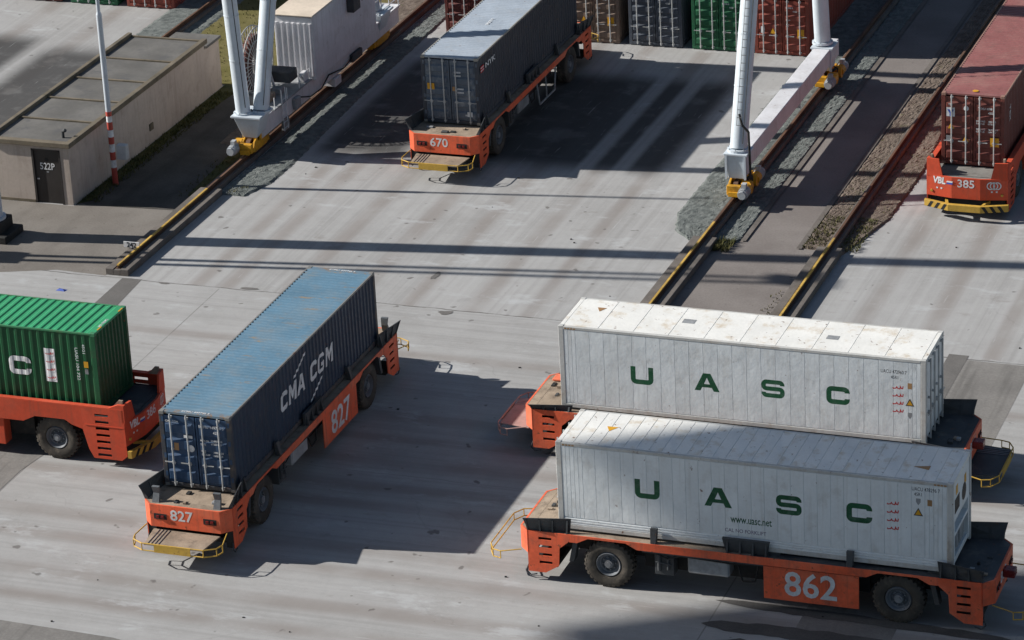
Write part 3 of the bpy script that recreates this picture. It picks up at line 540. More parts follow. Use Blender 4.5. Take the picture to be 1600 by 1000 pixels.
# white refrigerated containers
def reefer(label, loc, rz, key, vis, pitch, roofp, ends, grooves, unit_end):
    h = 2.896; hw = CW / 2; L = CL
    e = empty('refrigerated_container', loc, rz); tag(e, label, 'container', 'white refrigerated containers')
    for sx in (-1, 1):
        wl = part((key, 'wall', sx), 'side_wall', whiteC, e, lambda b: b.box(sx * hw - (.05 if sx > 0 else -.019), sx * hw - (.019 if sx > 0 else -.05), .15, L - .15, .12, h - .08))
        part((key, 'tr', sx), 'top_rail', postW, e, lambda b: [b.box(sx * hw - (.1 if sx > 0 else 0), sx * hw + (.1 if sx < 0 else 0), .17, L - .17, h - .11, h - .012)], bevel=.01)
        part((key, 'br', sx), 'bottom_rail', postW, e, lambda b: [b.box(sx * hw - (.1 if sx > 0 else 0), sx * hw + (.1 if sx < 0 else 0), .17, L - .17, .01, .15)], bevel=.01)
        for y in (0, L): part((key, 'post', sx, y), 'corner_post', postW, e, lambda b: b.box(sx * hw - (.16 if sx > 0 else 0), sx * hw + (.16 if sx < 0 else 0), 0 if y == 0 else L - .17, .17 if y == 0 else L, .1, h - .1), bevel=.012)
        # panels of the wall, edges recessed
        ys = [.18]; n_e = ends
        while ys[-1] < .18 + n_e * .13 - .01: ys.append(ys[-1] + .13)
        far = L - .18 - n_e * .13; n = int(round((far - ys[-1]) / pitch)); p = (far - ys[-1]) / n; y0 = ys[-1]
        ys += [y0 + p * (i + 1) for i in range(n)]; ys += [ys[-1] + .13 * (i + 1) for i in range(n_e)]
        zb = .17 + .075 * grooves
        for a, c in zip(ys, ys[1:]):
            wdt = round(c - a, 3)
            def pan(b):
                o_ = sx * (hw - .008); i_ = sx * (hw - .021); g = .007
                b.hexa([(i_, -wdt / 2 + .0015, zb), (i_, wdt / 2 - .0015, zb), (i_, wdt / 2 - .0015, h - .115), (i_, -wdt / 2 + .0015, h - .115), (o_, -wdt / 2 + .0015 + g, zb + .01), (o_, wdt / 2 - .0015 - g, zb + .01), (o_, wdt / 2 - .0015 - g, h - .125), (o_, -wdt / 2 + .0015 + g, h - .125)])
            o = part((key, 'pan', sx, wdt), 'panel', whiteC, wl, pan); o.location = (0, (a + c) / 2, 0)
        for g in range(grooves):
            part((key, 'grv', sx, g), 'skirting', whiteC, wl, lambda b: b.box(sx * (hw - .03), sx * (hw - .004 + .004 * (g % 2)), .18, L - .18, .157 + .075 * g, .157 + .075 * g + .058), bevel=.008)
    rf = part((key, 'roof'), 'roof', whiteR, e, lambda b: b.box(-hw + .1, hw - .1, .12, L - .12, h - .06, h - .018))
    n = int(round((L - .3) / roofp)); p = (L - .3) / n
    def rp(b):
        g = .012; z = h - .008
        b.hexa([(-hw + .1, -p / 2 + .002, h - .02), (hw - .1, -p / 2 + .002, h - .02), (hw - .1, p / 2 - .002, h - .02), (-hw + .1, p / 2 - .002, h - .02), (-hw + .1, -p / 2 + .002 + g, z), (hw - .1, -p / 2 + .002 + g, z), (hw - .1, p / 2 - .002 - g, z), (-hw + .1, p / 2 - .002 - g, z)])
    for i in range(n):
        o = part((key, 'rp'), 'roof_panel', whiteR, rf, rp); o.location = (0, .15 + p * (i + .5), 0)
    part((key, 'hdr'), 'end_header', whiteR, e, lambda b: b.box(-hw + .16, hw - .16, .01, .15, h - .14, h - .01), bevel=.01); part((key, 'hdr2'), 'end_header', whiteR, e, lambda b: b.box(-hw + .16, hw - .16, L - .15, L - .01, h - .14, h - .01), bevel=.01)
    part((key, 'floor'), 'floor', postW, e, lambda b: b.box(-hw + .1, hw - .1, .1, L - .1, .03, .12))
    castings(e, h, key, postW)
    for s in (-1, 1): door_leaf(e, key, s, h, whiteC, 0)
    # end with cooling unit
    part((key, 'uw'), 'unit_wall', whiteC, e, lambda b: [b.box(-hw + .16, hw - .16, L - .09, L - .03, 1.5, h - .14), b.box(-hw + .16, hw - .16, L - .35, L - .3, .12, 1.5), b.box(-hw + .16, -hw + .34, L - .3, L - .02, .12, 1.5), b.box(hw - .34, hw - .16, L - .3, L - .02, .12, 1.5), b.box(-hw + .34, hw - .34, L - .3, L - .04, .12, .3), b.box(-hw + .34, hw - .34, L - .2, L - .025, 1.02, 1.12)], bevel=.008)
    part((key, 'fan'), 'fan_grille', black, e, lambda b: [b.cyl((-.35, L - .09, 1.95), (-.35, L - .022, 1.95), .27, 18), b.box(.25, .85, L - .09, L - .022, 1.75, 2.2)])
    part((key, 'cmp'), 'compressor', steel_grey, e, lambda b: [b.cyl((.25, L - .18, .42), (.25, L - .18, .9), .12, 10), b.box(-.65, -.1, L - .28, L - .1, .35, .85), b.cyl((-.8, L - .15, .4), (.75, L - .15, .4), .03, 6)])
    for zz, xx in ((2.45, .6), (2.3, -.5)): plate(e, 'sticker', (xx, L - .026, zz), (-1, 0, 0), (0, 0, 1), rect2(.25, .3), yellowp)
    return e
u1 = reefer('rear white refrigerated container, fully sunlit roof, large green UASC letters', (-22.74, 97.31, Z0), R(90), 'u1', -1, .475, 1.22, 3, 0, False)
u2 = reefer('front white refrigerated container reading UASC and www.uasc.net on vehicle 862', (-32.15, 88.94, Z0), R(-90), 'u2', 1, .405, .40, 5, 3, True)
XU1 = -CW / 2 + .0095; XU2 = CW / 2 - .0095
# letters: u1 reads along local -y, u2 along local +y
side_letters(u1, 'UASC', (CL - 2.81, CL - 5.0, CL - 7.2, CL - 9.34), 1.4, .62, 1.0, greenp, wide_letter, XU1 + .002, (0, -1, 0))
side_letters(u2, 'UASC', (2.86, 5.07, 7.25, 9.39), 1.63, .63, 1.0, greenp, wide_letter, XU2 - .002, (0, 1, 0))
text(u2, 'www.uasc.net', (XU2, 6.08, .96), (0, 1, 0), (0, 0, 1), .35, greenp, .64, .014)
text(u2, 'CAL NO FORKLIFT', (XU2, 5.9, .58), (0, 1, 0), (0, 0, 1), .17, pm('dull violet lettering', (.16, .13, .2), .6), .9, .008)
def reefer_marks(e, ox, sgn, Y, num, P):
    """P: positions along the wall and heights of the small marks"""
    xd = (0, sgn, 0)
    text(e, num, (ox, Y(P['num'][0]), P['num'][1]), xd, (0, 0, 1), .17, blackp, .72, .004); text(e, '45R1', (ox, Y(P['code'][0]), P['code'][1]), xd, (0, 0, 1), .16, blackp, .75, .004)
    plate(e, 'sticker', (ox, Y(P['sq'][0]), P['sq'][1]), xd, (0, 0, 1), rect2(.14, .2), tanp)
    plate(e, 'shield_mark', (ox, Y(P['sh'][0]), P['sh'][1]), xd, (0, 0, 1), [(-.07, .11), (-.07, 0), (0, -.11), (.07, 0), (.07, .11)], steel_grey)
    plate(e, 'warning_triangle', (ox, Y(P['tri'][0]), P['tri'][1]), xd, (0, 0, 1), [(-.14, -.12), (.14, -.12), (0, .14)], blackp); plate(e, 'warning_triangle', (ox + (.001 if ox > 0 else -.001), Y(P['tri'][0]), P['tri'][1] - .012), xd, (0, 0, 1), [(-.095, -.08), (.095, -.08), (0, .095)], yellowp)
    for k in range(4):
        b = MB(); stroke(b, [(-.17, .02), (-.15, -.015), (-.07, 0), (-.04, .045), (-.015, 0), (.06, -.015), (.08, .06), (.11, 0), (.15, .0), (.165, .085)], .034); o = link('script_line', b.mesh('script_line', redp), e); frame(o, (ox + (-.002 if ox > 0 else .002), Y(P['red'][0]), P['red'][1] - k * .27), xd, (0, 0, 1))
    if 'vent' in P:
        for i in range(4): plate(e, 'vent_slot', (ox + (.0075 if ox > 0 else -.0075), Y(P['vent'][0] - .16 + .1 * i), P['vent'][1] + .06), xd, (0, 0, 1), rect2(.075, .05), tanp)
reefer_marks(u1, XU1, -1, lambda v: CL - v, 'UACU 472960 7', dict(num=(11.15, 2.41), code=(11.19, 2.22), sq=(11.67, 1.97), sh=(11.67, .94), tri=(11.67, 1.4), red=(11.29, 1.86)))
reefer_marks(u2, XU2, 1, lambda v: v, 'UACU 478296 7', dict(num=(11.38, 2.62), code=(11.16, 2.45), sq=(11.5, 2.21), sh=(11.16, 2.21), tri=(11.16, 1.88), red=(10.4, 2.05), vent=(11.82, 2.76)))
for i in range(4): plate(u2, 'vent_slot', (XU2 + .0075, .25 + .1 * i, 2.82), (0, 1, 0), (0, 0, 1), rect2(.075, .05), tanp)
for i in range(4): plate(u1, 'vent_slot', (XU1 - .0075, CL - .25 - .1 * i, 2.82), (0, -1, 0), (0, 0, 1), rect2(.075, .05), tanp)
plate(u1, 'roof_sticker', (.4, CL - .95, 2.892), (1, 0, 0), (0, 1, 0), [(-.2, 0), (.12, -.16), (.12, .16)], tanp); plate(u2, 'roof_sticker', (0, 1.35, 2.892), (1, 0, 0), (0, 1, 0), [(-.2, -.16), (.12, 0), (-.2, .2)], yellowp); plate(u2, 'roof_sticker', (.3, CL - 1.1, 2.892), (1, 0, 0), (0, 1, 0), [(-.14, .2), (.14, .2), (0, -.3)], tanp)
for y_, x_, a_ in ((4.05, .1, .32), (8.9, -.1, .3)): plate(u1, 'roof_patch', (x_, CL - y_, 2.892), (1, 0, 0), (0, 1, 0), rect2(a_, a_ * 1.3), steel_grey)
# ------------------------------------------------------------------ automated guided vehicles
NOSE = (0, 0)
def side_fn(t0): return lambda u, v, w_: (u, w_, v)
def wheel(e, s, t):
    sg = 1 if t > 0 else -1
    o = part(('wheel', sg), 'wheel', rimgrey, e, lambda b: b.lathe([(.0, .1), (.15, .1), (.18, .03), (.24, .01), (.27, .07), (.31, .08), (.34, .15), (.375, .19), (.395, .165), (.41, .12), (.43, -.2)], (0, 0, 0), (0, sg, 0), 32), smooth=True)
    def ty(b):
        b.lathe([(.40, .13), (.44, .185), (.52, .205), (.62, .215), (.7, .2), (.755, .17), (.765, .0), (.755, -.2), (.6, -.25), (.42, -.2)], (0, 0, 0), (0, sg, 0), 40)
        for k in range(30):
            a = 2 * math.pi * k / 30
            for (w0, w1, off) in ((.02, .195, 0), (-.2, -.02, .5)):
                a2 = a + off * 2 * math.pi / 30; ca, sa = math.cos(a2), math.sin(a2)
                def P(r, d, w_): return (r * ca - d * sa, sg * w_, r * sa + d * ca)
                b.hexa([P(.70, -.05, w0), P(.70, .05, w0), P(.70, .05, w1 + .012), P(.70, -.05, w1 + .012), P(.79, -.04, w0), P(.79, .04, w0), P(.79, .04, w1 - .03), P(.79, -.04, w1 - .03)])
    part(('tyre', sg), 'tyre', rubber, o, ty, smooth=True)
    part(('hubcap', sg), 'hub', rimlite, o, lambda b: [b.cyl((0, sg * .05, 0), (0, sg * .17, 0), .13, 14), b.cyl((0, sg * .17, 0), (0, sg * .19, 0), .075, 10)] + [b.cyl((.21 * math.cos(k * .785), sg * .05, .21 * math.sin(k * .785)), (.21 * math.cos(k * .785), sg * .1, .21 * math.sin(k * .785)), .022, 6) for k in range(8)])
    o.location = (s, t - sg * .25, .78); o.rotation_euler = (0, random.uniform(0, 3), 0); return o
def bumper_rail(e, key, sg, platform, plate_m=yellow, railm=yellow):
    """folding bumper in front of a nose: sg = -1/+1 end"""
    def P(s, t, z): return (sg * s, t, z)
    loop = [(7.3, -1.38), (7.95, -1.5), (8.22, -1.42), (8.42, -1.05), (8.42, 1.05), (8.22, 1.42), (7.95, 1.5), (7.3, 1.38)]
    o = part((key, 'brail', sg), 'bumper_rail', railm, e, lambda b: [b.tube([P(s, t, z) for s, t in loop[1:-1]], .021) for z in (.62, .86)] + [b.cyl(P(s, t, .62), P(s, t, .86), .018, 6) for s, t in loop[1:-1]] + [b.tube([P(7.3, t, .95), P(7.95, t * 1.09, .86)], .02) for t in (-1.38, 1.38)], smooth=True)
    if platform: part((key, 'bplate', sg), 'bumper_plate', plate_m, o, lambda b: b.box(*sorted((sg * 8.45, sg * 8.43)), -.62, .62, .6, .87))
    if platform:
        part((key, 'bplat', sg), 'bumper_platform', platform, o, lambda b: b.hexa([P(7.3, -1.15, .78), P(7.3, 1.15, .78), P(8.38, 1.0, .78), P(8.38, -1.0, .78), P(7.3, -1.15, .82), P(7.3, 1.15, .82), P(8.38, 1.0, .82), P(8.38, -1.0, .82)], ), bevel=.01)
        part((key, 'brib', sg), 'platform_rib', steel_grey, o, lambda b: [b.cyl(P(7.35, .55 + .12 * i, .83), P(8.36, .52 + .12 * i, .83), .014, 5) for i in range(4)])
    if platform: part((key, 'barm', sg), 'bumper_arm', steel_dark, o, lambda b: [b.box(*sorted((sg * 7.0, sg * 8.1)), t - .05, t + .05, .66, .76) for t in (-.7, .7)])
    return o
def agv_a(number, label, loc, rz, deck_lo=dusty, deck_hi=dusty, plat_lo=None, plat_hi=None, slots=4, stoppers=True, flare=steel_dark, rail_lo=yellow, panel=True, guides=True):
    """flat-deck automated vehicle; local x = length"""
    e = empty('guided_vehicle', loc, rz); tag(e, label, 'vehicle', 'orange automated guided vehicles'); k = 'A'
    for sg in (-1, 1):
        side = -1.5 if sg < 0 else 1.47
        # long side beam with wheel arches
        arch = lambda c: [(c - .95, 1.44), (c - .6, 1.62), (c + .6, 1.62), (c + .95, 1.44)]
        poly = [(-5.7, 1.44)] + arch(-4.5) + arch(4.5) + [(5.7, 1.44), (5.7, 1.69), (-5.7, 1.69)]
        part((k, 'beam', sg), 'side_beam', orange, e, lambda b: b.prism(poly, lambda u, v, w_: (u, w_, v), side, side + .03), bevel=0)
        part((k, 'lip', sg), 'beam_flange', steel_dark, e, lambda b: b.box(-3.4, 3.4, sg * 1.35 - .08, sg * 1.35 + .08, 1.36, 1.43))
        for en in (-1, 1):
            def skirt(b):
                pl = [(en * 5.702, 1.69), (en * 5.702, 1.46), (en * 6.02, 1.18), (en * 6.06, .58), (en * 6.5, .30), (en * 7.05, .30), (en * 7.05, 1.69)]
                hs = [[(en * 6.27, z - .045), (en * 6.69, z - .045), (en * 6.69, z + .045), (en * 6.27, z + .045)] for z in (1.46, 1.19, .92, .65)][:slots]
                b.prism(pl, lambda u, v, w_: (u, w_, v), side, side + .03, hs)
            part((k, 'skirt', sg, en), 'end_skirt', orange, e, skirt)
            fl = 2.16 if guides or sg > 0 else 1.9
            part((k, 'flare', sg, en, fl), 'guide_flare', flare, e, lambda b: [b.hexa([(en * 5.72, sg * 1.30, 1.68), (en * 7.02, sg * 1.42, 1.68), (en * 7.02, sg * 1.46, 1.68), (en * 5.72, sg * 1.34, 1.68), (en * 5.66, sg * 1.33, fl), (en * 7.12, sg * 1.62, fl), (en * 7.12, sg * 1.65, fl), (en * 5.66, sg * 1.36, fl)])] + [b.hexa([(en * s, sg * 1.36, 1.68), (en * (s + .05), sg * 1.36, 1.68), (en * (s + .05), sg * 1.49, 1.68), (en * s, sg * 1.49, 1.68), (en * s, sg * (1.33 + .2 * (s - 5.7)), fl - .06), (en * (s + .05), sg * (1.33 + .2 * (s - 5.7)), fl - .06), (en * (s + .05), sg * (1.38 + .2 * (s - 5.7)), fl - .06), (en * s, sg * (1.38 + .2 * (s - 5.7)), fl - .06)]) for s in (5.75, 6.2, 6.6, 7.0)])
            wheel(e, en * 4.5, sg * 1.47)
            if guides: part((k, 'stop', sg, en), 'side_stop', steel_dark, e, lambda b: b.hexa([(en * 2.95, sg * 1.28, 1.68), (en * 3.12, sg * 1.28, 1.68), (en * 3.12, sg * 1.47, 1.68), (en * 2.95, sg * 1.47, 1.68), (en * 2.92, sg * 1.26, 2.15), (en * 3.15, sg * 1.26, 2.15), (en * 3.15, sg * 1.36, 2.15), (en * 2.92, sg * 1.36, 2.15)]), bevel=.01)
        if guides: part((k, 'mid', sg), 'centre_guide', steel_dark, e, lambda b: [b.hexa([(-.8, sg * 1.29, 1.68), (.5, sg * 1.29, 1.68), (.5, sg * 1.33, 1.68), (-.8, sg * 1.33, 1.68), (-.88, sg * 1.31, 2.15), (.58, sg * 1.31, 2.15), (.58, sg * 1.42, 2.15), (-.88, sg * 1.42, 2.15)])] + [b.hexa([(s, sg * 1.33, 1.68), (s + .05, sg * 1.33, 1.68), (s + .05, sg * 1.47, 1.68), (s, sg * 1.47, 1.68), (s, sg * 1.34, 2.1), (s + .05, sg * 1.34, 2.1), (s + .05, sg * 1.4, 2.1), (s, sg * 1.4, 2.1)]) for s in (-.75, -.35, .05, .45)])
        if panel:
            pn = part((k, 'panel', sg), 'number_panel', orange, e, lambda b: [b.box(.4, 3.32, sg * 1.44 - .02, sg * 1.44 + .02, .32, 1.4)], bevel=.006)
            part((k, 'pseam', sg), 'panel_seam', steel_dark, pn, lambda b: b.box(2.4, 2.412, sg * 1.462 - .003, sg * 1.462 + .001, .34, 1.38))
            text(pn, number, (1.85, sg * 1.466, .86), (-sg, 0, 0), (0, 0, 1), 1.12, whitep, .98, .016, name='number')
        else:
            part((k, 'ladderframe', sg), 'step_frame', steel_grey, e, lambda b: [b.cyl((.1, sg * 1.42, 1.42), (.3, sg * 1.45, .42), .04, 8), b.cyl((.3, sg * 1.45, .42), (2.2, sg * 1.45, .42), .04, 8), b.cyl((2.2, sg * 1.45, .42), (2.5, sg * 1.42, 1.42), .04, 8), b.cyl((1.2, sg * 1.42, 1.42), (1.2, sg * 1.45, .42), .035, 8)])
        part((k, 'tank', sg), 'fuel_tank', steel_grey, e, lambda b: [b.box(-2.0, -.7, sg * 1.05 - .3, sg * 1.05 + .3, .78, 1.34)], bevel=.05)
        part((k, 'gear', sg), 'pump_unit', steel_dark, e, lambda b: [b.box(-3.05, -2.45, sg * 1.1 - .2, sg * 1.1 + .2, .6, 1.35), b.cyl((-2.9, sg * 1.32, .75), (-2.9, sg * 1.32, 1.3), .07, 8), b.cyl((-2.62, sg * 1.32, .8), (-2.62, sg * 1.32, 1.25), .05, 8), b.cyl((-3.0, sg * 1.36, 1.05), (-2.5, sg * 1.36, 1.0), .025, 6)], bevel=.01)
    part((k, 'chas'), 'chassis', chassis, e, lambda b: [b.box(-3.5, 3.5, -.85, .85, .6, 1.6), b.box(-6.9, 6.9, -.7, .7, .85, 1.6), b.cyl((-4.5, -1.0, .78), (-4.5, 1.0, .78), .16, 8), b.cyl((4.5, -1.0, .78), (4.5, 1.0, .78), .16, 8), b.box(-5.75, -3.3, -1.2, 1.2, 1.5, 1.62), b.box(3.3, 5.75, -1.2, 1.2, 1.5, 1.62), b.box(-7.0, -6.15, -1.35, 1.35, .45, .6), b.box(6.15, 7.0, -1.35, 1.35, .45, .6)])
    part((k, 'deck', deck_lo.name), 'deck', deck_lo, e, lambda b: [b.box(-7.0, 0, -1.46, 1.46, 1.62, 1.68)]); part((k, 'deck2', deck_hi.name), 'deck', deck_hi, e, lambda b: [b.box(0.003, 7.0, -1.46, 1.46, 1.62, 1.68)])
    for s_ in (-5.6, -.6, .6, 5.6):
        for t_ in (-1.0, 1.0): part((k, 'pads', s_, t_), 'container_pad', steel_dark, e, lambda b: b.box(s_ - .25, s_ + .25, t_ - .2, t_ + .2, 1.675, 1.755))
    for en in (-1, 1):
        dm = deck_lo if en < 0 else deck_hi
        nz = part((k, 'nose', en), 'nose_plate', orange, e, lambda b: b.prism([(en * 7.05, -1.5), (en * 7.36, -1.2), (en * 7.36, 1.2), (en * 7.05, 1.5), (en * 7.0, 1.5), (en * 7.3, 1.18), (en * 7.3, -1.18), (en * 7.0, -1.5)], lambda u, v, w_: (u, v, w_), .93, 1.69))
        part((k, 'ndeck', en, dm.name), 'nose_deck', dm, nz, lambda b: b.prism([(en * 7.0, -1.48), (en * 7.3, -1.17), (en * 7.3, 1.17), (en * 7.0, 1.48)], lambda u, v, w_: (u, v, w_), 1.6, 1.685))
        text(nz, number, (en * 7.363, -.12 * en, 1.36), (0, en, 0), (0, 0, 1), .5, whitep, 1.04, .016, name='number')
        for t in (-.85, .85):
            part((k, 'lamp', en, t), 'lamp', lampred, nz, lambda b: [b.box(*sorted((en * 7.36, en * 7.42)), t - .06 + i * .16 - .08, t + .05 + i * .16 - .08, 1.25, 1.34) for i in (0, 1)], bevel=.01)
            part((k, 'lampb', en, t), 'lamp_guard', chassis, nz, lambda b: b.box(*sorted((en * 7.362, en * 7.375)), t - .22, t + .22, 1.2, 1.39))
        part((k, 'low', en), 'nose_underside', chassis, e, lambda b: [b.box(*sorted((en * 6.9, en * 7.2)), -1.1, 1.1, .85, 1.6), b.box(*sorted((en * 6.95, en * 7.03)), -1.47, -1.2, .3, 1.0), b.box(*sorted((en * 6.95, en * 7.03)), 1.2, 1.47, .3, 1.0)])
        if stoppers:
            for t in (-1.05, 1.05):
                part((k, 'stp', en, t), 'end_stopper', pm('worn slate stopper', (.11, .12, .13), .5, .3, dirt=.5), e, lambda b: [b.hexa([(en * 7.1, t - .12, 1.68), (en * 7.22, t - .12, 1.68), (en * 7.22, t + .12, 1.68), (en * 7.1, t + .12, 1.68), (en * 7.0, t - .1, 1.95), (en * 7.1, t - .1, 1.97), (en * 7.1, t + .1, 1.97), (en * 7.0, t + .1, 1.95)]), b.hexa([(en * 7.0, t - .1, 1.95), (en * 7.1, t - .1, 1.97), (en * 7.1, t + .1, 1.97), (en * 7.0, t + .1, 1.95), (en * 7.04, t - .12, 2.2), (en * 7.16, t - .12, 2.2), (en * 7.16, t + .12, 2.2), (en * 7.04, t + .12, 2.2)])])
        rnd = random.Random(int(number) * 3 + en)
        for i in range(4):
            x, y = en * rnd.uniform(6.35, 7.1), rnd.uniform(-1, 1); a, c_, hh = rnd.uniform(.06, .2), rnd.uniform(.05, .14), rnd.uniform(.03, .1)
            part(None, 'deck_fitting', (steel_grey, chassis, dusty, steel_dark)[i], e, lambda b: b.box(x - a / 2, x + a / 2, y - c_, y + c_, 1.68, 1.68 + hh), bevel=.01)
    for sg in (-1, 1):
        part((k, 'hose', sg), 'hydraulic_hose', chassis, e, lambda b: [b.tube([(-3.3, sg * 1.3, 1.38), (-2.6, sg * 1.38, 1.2), (-2.2, sg * 1.4, 1.36), (-.6, sg * 1.4, 1.3), (.2, sg * 1.4, 1.37)], .022, 6), b.tube([(-.5, sg * 1.2, 1.35), (-.3, sg * 1.3, .7), (.1, sg * 1.3, .75), (.2, sg * 1.25, 1.35)], .03, 6)])
        for en in (-1, 1):
            part((k, 'mudflap', sg, en), 'axle_bracket', steel_dark, e, lambda b: [b.hexa([(en * 5.6, sg * 1.1, .75), (en * 5.75, sg * 1.1, .75), (en * 5.75, sg * 1.42, .75), (en * 5.6, sg * 1.42, .75), (en * 5.45, sg * 1.1, 1.45), (en * 5.6, sg * 1.1, 1.45), (en * 5.6, sg * 1.42, 1.45), (en * 5.45, sg * 1.42, 1.45)])])
            part((k, 'step', sg, en), 'step_loop', steel_dark, e, lambda b: b.tube([(en * 7.06, sg * 1.45, .5), (en * 7.14, sg * 1.47, .3), (en * 7.0, sg * 1.47, .16), (en * 6.8, sg * 1.45, .2)], .022, 6))
    bumper_rail(e, ('A', 'lo', plat_lo.name if plat_lo else '', rail_lo.name), -1, plat_lo, rail_lo, rail_lo); bumper_rail(e, ('A', 'hi', plat_hi.name if plat_hi else ''), 1, plat_hi)
    return e
v827 = agv_a('827', 'orange guided vehicle numbered 827 under the navy blue container', (-44.03, 93.6, 0), R(90), plat_lo=dusty, plat_hi=dusty)
v862 = agv_a('862', 'orange guided vehicle with large 862 on its side under the front white container', (-26.05, 88.94, 0), 0, dusty, deckdark, None, None, stoppers=False)
v670 = agv_a('670', 'orange guided vehicle numbered 670 under the slate container in the lane', (-48.06, 126.98, 0), R(90), plat_lo=dusty, plat_hi=dusty, stoppers=False, panel=False)
vmid = agv_a('874', 'orange guided vehicle under the rear white container, pink skirted left bumper', (-28.84, 97.31, 0), 0, dusty, deckdark, netpink, deckdark, stoppers=False, rail_lo=netpink, guides=False)
for v_, en in ((v862, 1), (vmid, 1)):
    part(('A', 'mark', en), 'marker_lamp', lampred, v_, lambda b: b.box(7.37, 7.72, -.25, .1, 1.3, 1.55), bevel=.02)
part(None, 'folded_flap', orange, vmid, lambda b: b.box(-7.1, -6.7, .75, 1.2, 1.7, 1.78), bevel=.02)
def agv_b(number, label, loc, rz, flat=False):
    """high-sided automated vehicle"""
    e = empty('guided_vehicle', loc, rz); tag(e, label, 'vehicle', 'orange automated guided vehicles'); k = 'B'
    for sg in (-1, 1):
        side = -1.56 if sg < 0 else 1.53
        poly = [(-5.5, 1.3), (-5.1, 1.42), (-4.85, 1.58), (-3.75, 1.58), (-3.3, 1.36), (3.3, 1.36), (3.75, 1.58), (4.85, 1.58), (5.1, 1.42), (5.5, 1.3), (5.5, 2.12), (-5.5, 2.12)]
        part((k, 'beam', sg), 'side_wall', orange_b, e, lambda b: b.prism(poly, lambda u, v, w_: (u, w_, v), side, side + .03))
        part((k, 'cap', sg), 'wall_cap', orange_b, e, lambda b: b.box(-7.0, 7.0, sg * 1.46 - .095, sg * 1.46 + .095, 2.122, 2.15))
        for en in (-1, 1):
            def skirt(b):
                pl = [(en * 5.502, 2.12), (en * 5.502, 1.28), (en * 5.66, .6), (en * 5.82, .28), (en * 6.85, .28), (en * 7.05, .45), (en * 7.05, 2.12)]
                hs = [[(en * 5.98, z - .05), (en * 6.48, z - .05), (en * 6.48, z + .05), (en * 5.98, z + .05)] for z in (1.86, 1.62, 1.38, 1.14, .9, .66, .42)]
                b.prism(pl, lambda u, v, w_: (u, w_, v), side, side + .03, hs)
            part((k, 'skirt', sg, en), 'end_skirt', orange_b, e, skirt)
            part((k, 'fold', sg, en), 'skirt_crease', orange_b, e, lambda b: b.box(*sorted((en * 5.6, en * 7.04)), sg * 1.565 - .012, sg * 1.565 + .012, 1.47, 1.5))
            part((k, 'post', sg, en), 'corner_wall', orange_b, e, lambda b: [b.hexa([(en * 6.98, sg * 1.56, 1.6), (en * 7.08, sg * 1.56, 1.6), (en * 7.17, sg * .92, 1.6), (en * 7.09, sg * .92, 1.6), (en * 6.98, sg * 1.56, 2.3), (en * 7.08, sg * 1.56, 2.3), (en * 7.15, sg * 1.08, 2.3), (en * 7.07, sg * 1.08, 2.3)]), b.hexa([(en * 6.5, sg * 1.44, 2.15), (en * 6.98, sg * 1.44, 2.15), (en * 6.98, sg * 1.55, 2.15), (en * 6.5, sg * 1.55, 2.15), (en * 6.85, sg * 1.44, 2.3), (en * 6.98, sg * 1.44, 2.3), (en * 6.98, sg * 1.55, 2.3), (en * 6.85, sg * 1.55, 2.3)])])
            part((k, 'tab', sg, en), 'lifting_eye', dusty, e, lambda b: b.hexa([(en * 6.6, sg * 1.36, 2.15), (en * 7.0, sg * 1.36, 2.15), (en * 7.0, sg * 1.44, 2.15), (en * 6.6, sg * 1.44, 2.15), (en * 6.85, sg * 1.36, 2.42), (en * 7.0, sg * 1.36, 2.42), (en * 7.0, sg * 1.44, 2.42), (en * 6.85, sg * 1.44, 2.42)]))
            wheel(e, en * 4.4, sg * 1.47)
        part((k, 'box', sg), 'side_box', orange_b, e, lambda b: b.box(-2.5, 2.5, sg * 1.25 - .22, sg * 1.25 + .22, .35, 1.33), bevel=.02)
    part((k, 'chas'), 'chassis', chassis, e, lambda b: [b.box(-3.4, 3.4, -1.0, 1.0, .6, 1.6), b.box(-6.9, 6.9, -.8, .8, .8, 1.6), b.cyl((-4.4, -1.1, .78), (-4.4, 1.1, .78), .16, 8), b.cyl((4.4, -1.1, .78), (4.4, 1.1, .78), .16, 8), b.box(-6.95, -6.6, -1.45, 1.45, .35, 1.55), b.box(6.6, 6.95, -1.45, 1.45, .35, 1.55), b.box(-5.8, -5.75, -1.5, 1.5, .4, 1.5), b.box(5.75, 5.8, -1.5, 1.5, .4, 1.5)])
    dk = pm('grey deck plate', (0.20, 0.195, 0.18), .8, .25, dirt=.5) if number == '385' else deckdark
    part((k, 'deck', dk.name), 'deck', dk, e, lambda b: b.box(-7.05, 7.05, -1.5, 1.5, 1.6, 1.68))
    for s_ in (-5.6, 5.6):
        for t_ in (-1.0, 1.0): part((k, 'pads', s_, t_), 'container_pad', steel_dark, e, lambda b: b.box(s_ - .25, s_ + .25, t_ - .2, t_ + .2, 1.675, 1.755))
    for en in (-1, 1):
        nz = part((k, 'nose', en), 'nose_plate', orange_b, e, lambda b: b.prism([(en * 7.06, -1.57), (en * 7.28, -.55), (en * 7.28, .55), (en * 7.06, 1.57), (en * 6.98, 1.57), (en * 7.2, .54), (en * 7.2, -.54), (en * 6.98, -1.57)], lambda u, v, w_: (u, v, w_), .82, 1.66))
        part((k, 'nd', en, dk.name), 'nose_deck', dk, nz, lambda b: b.prism([(en * 6.98, -1.5), (en * 7.2, -.54), (en * 7.2, .54), (en * 6.98, 1.5)], lambda u, v, w_: (u, v, w_), 1.56, 1.655))
        text(nz, number, (en * 7.284, -.0 * en, 1.42), (0, en, 0), (0, 0, 1), .44, whitep, 1.05, .016, name='number')
        xd = Vector((-.22 * en * -1, 1.02 * 1, 0)) if False else None
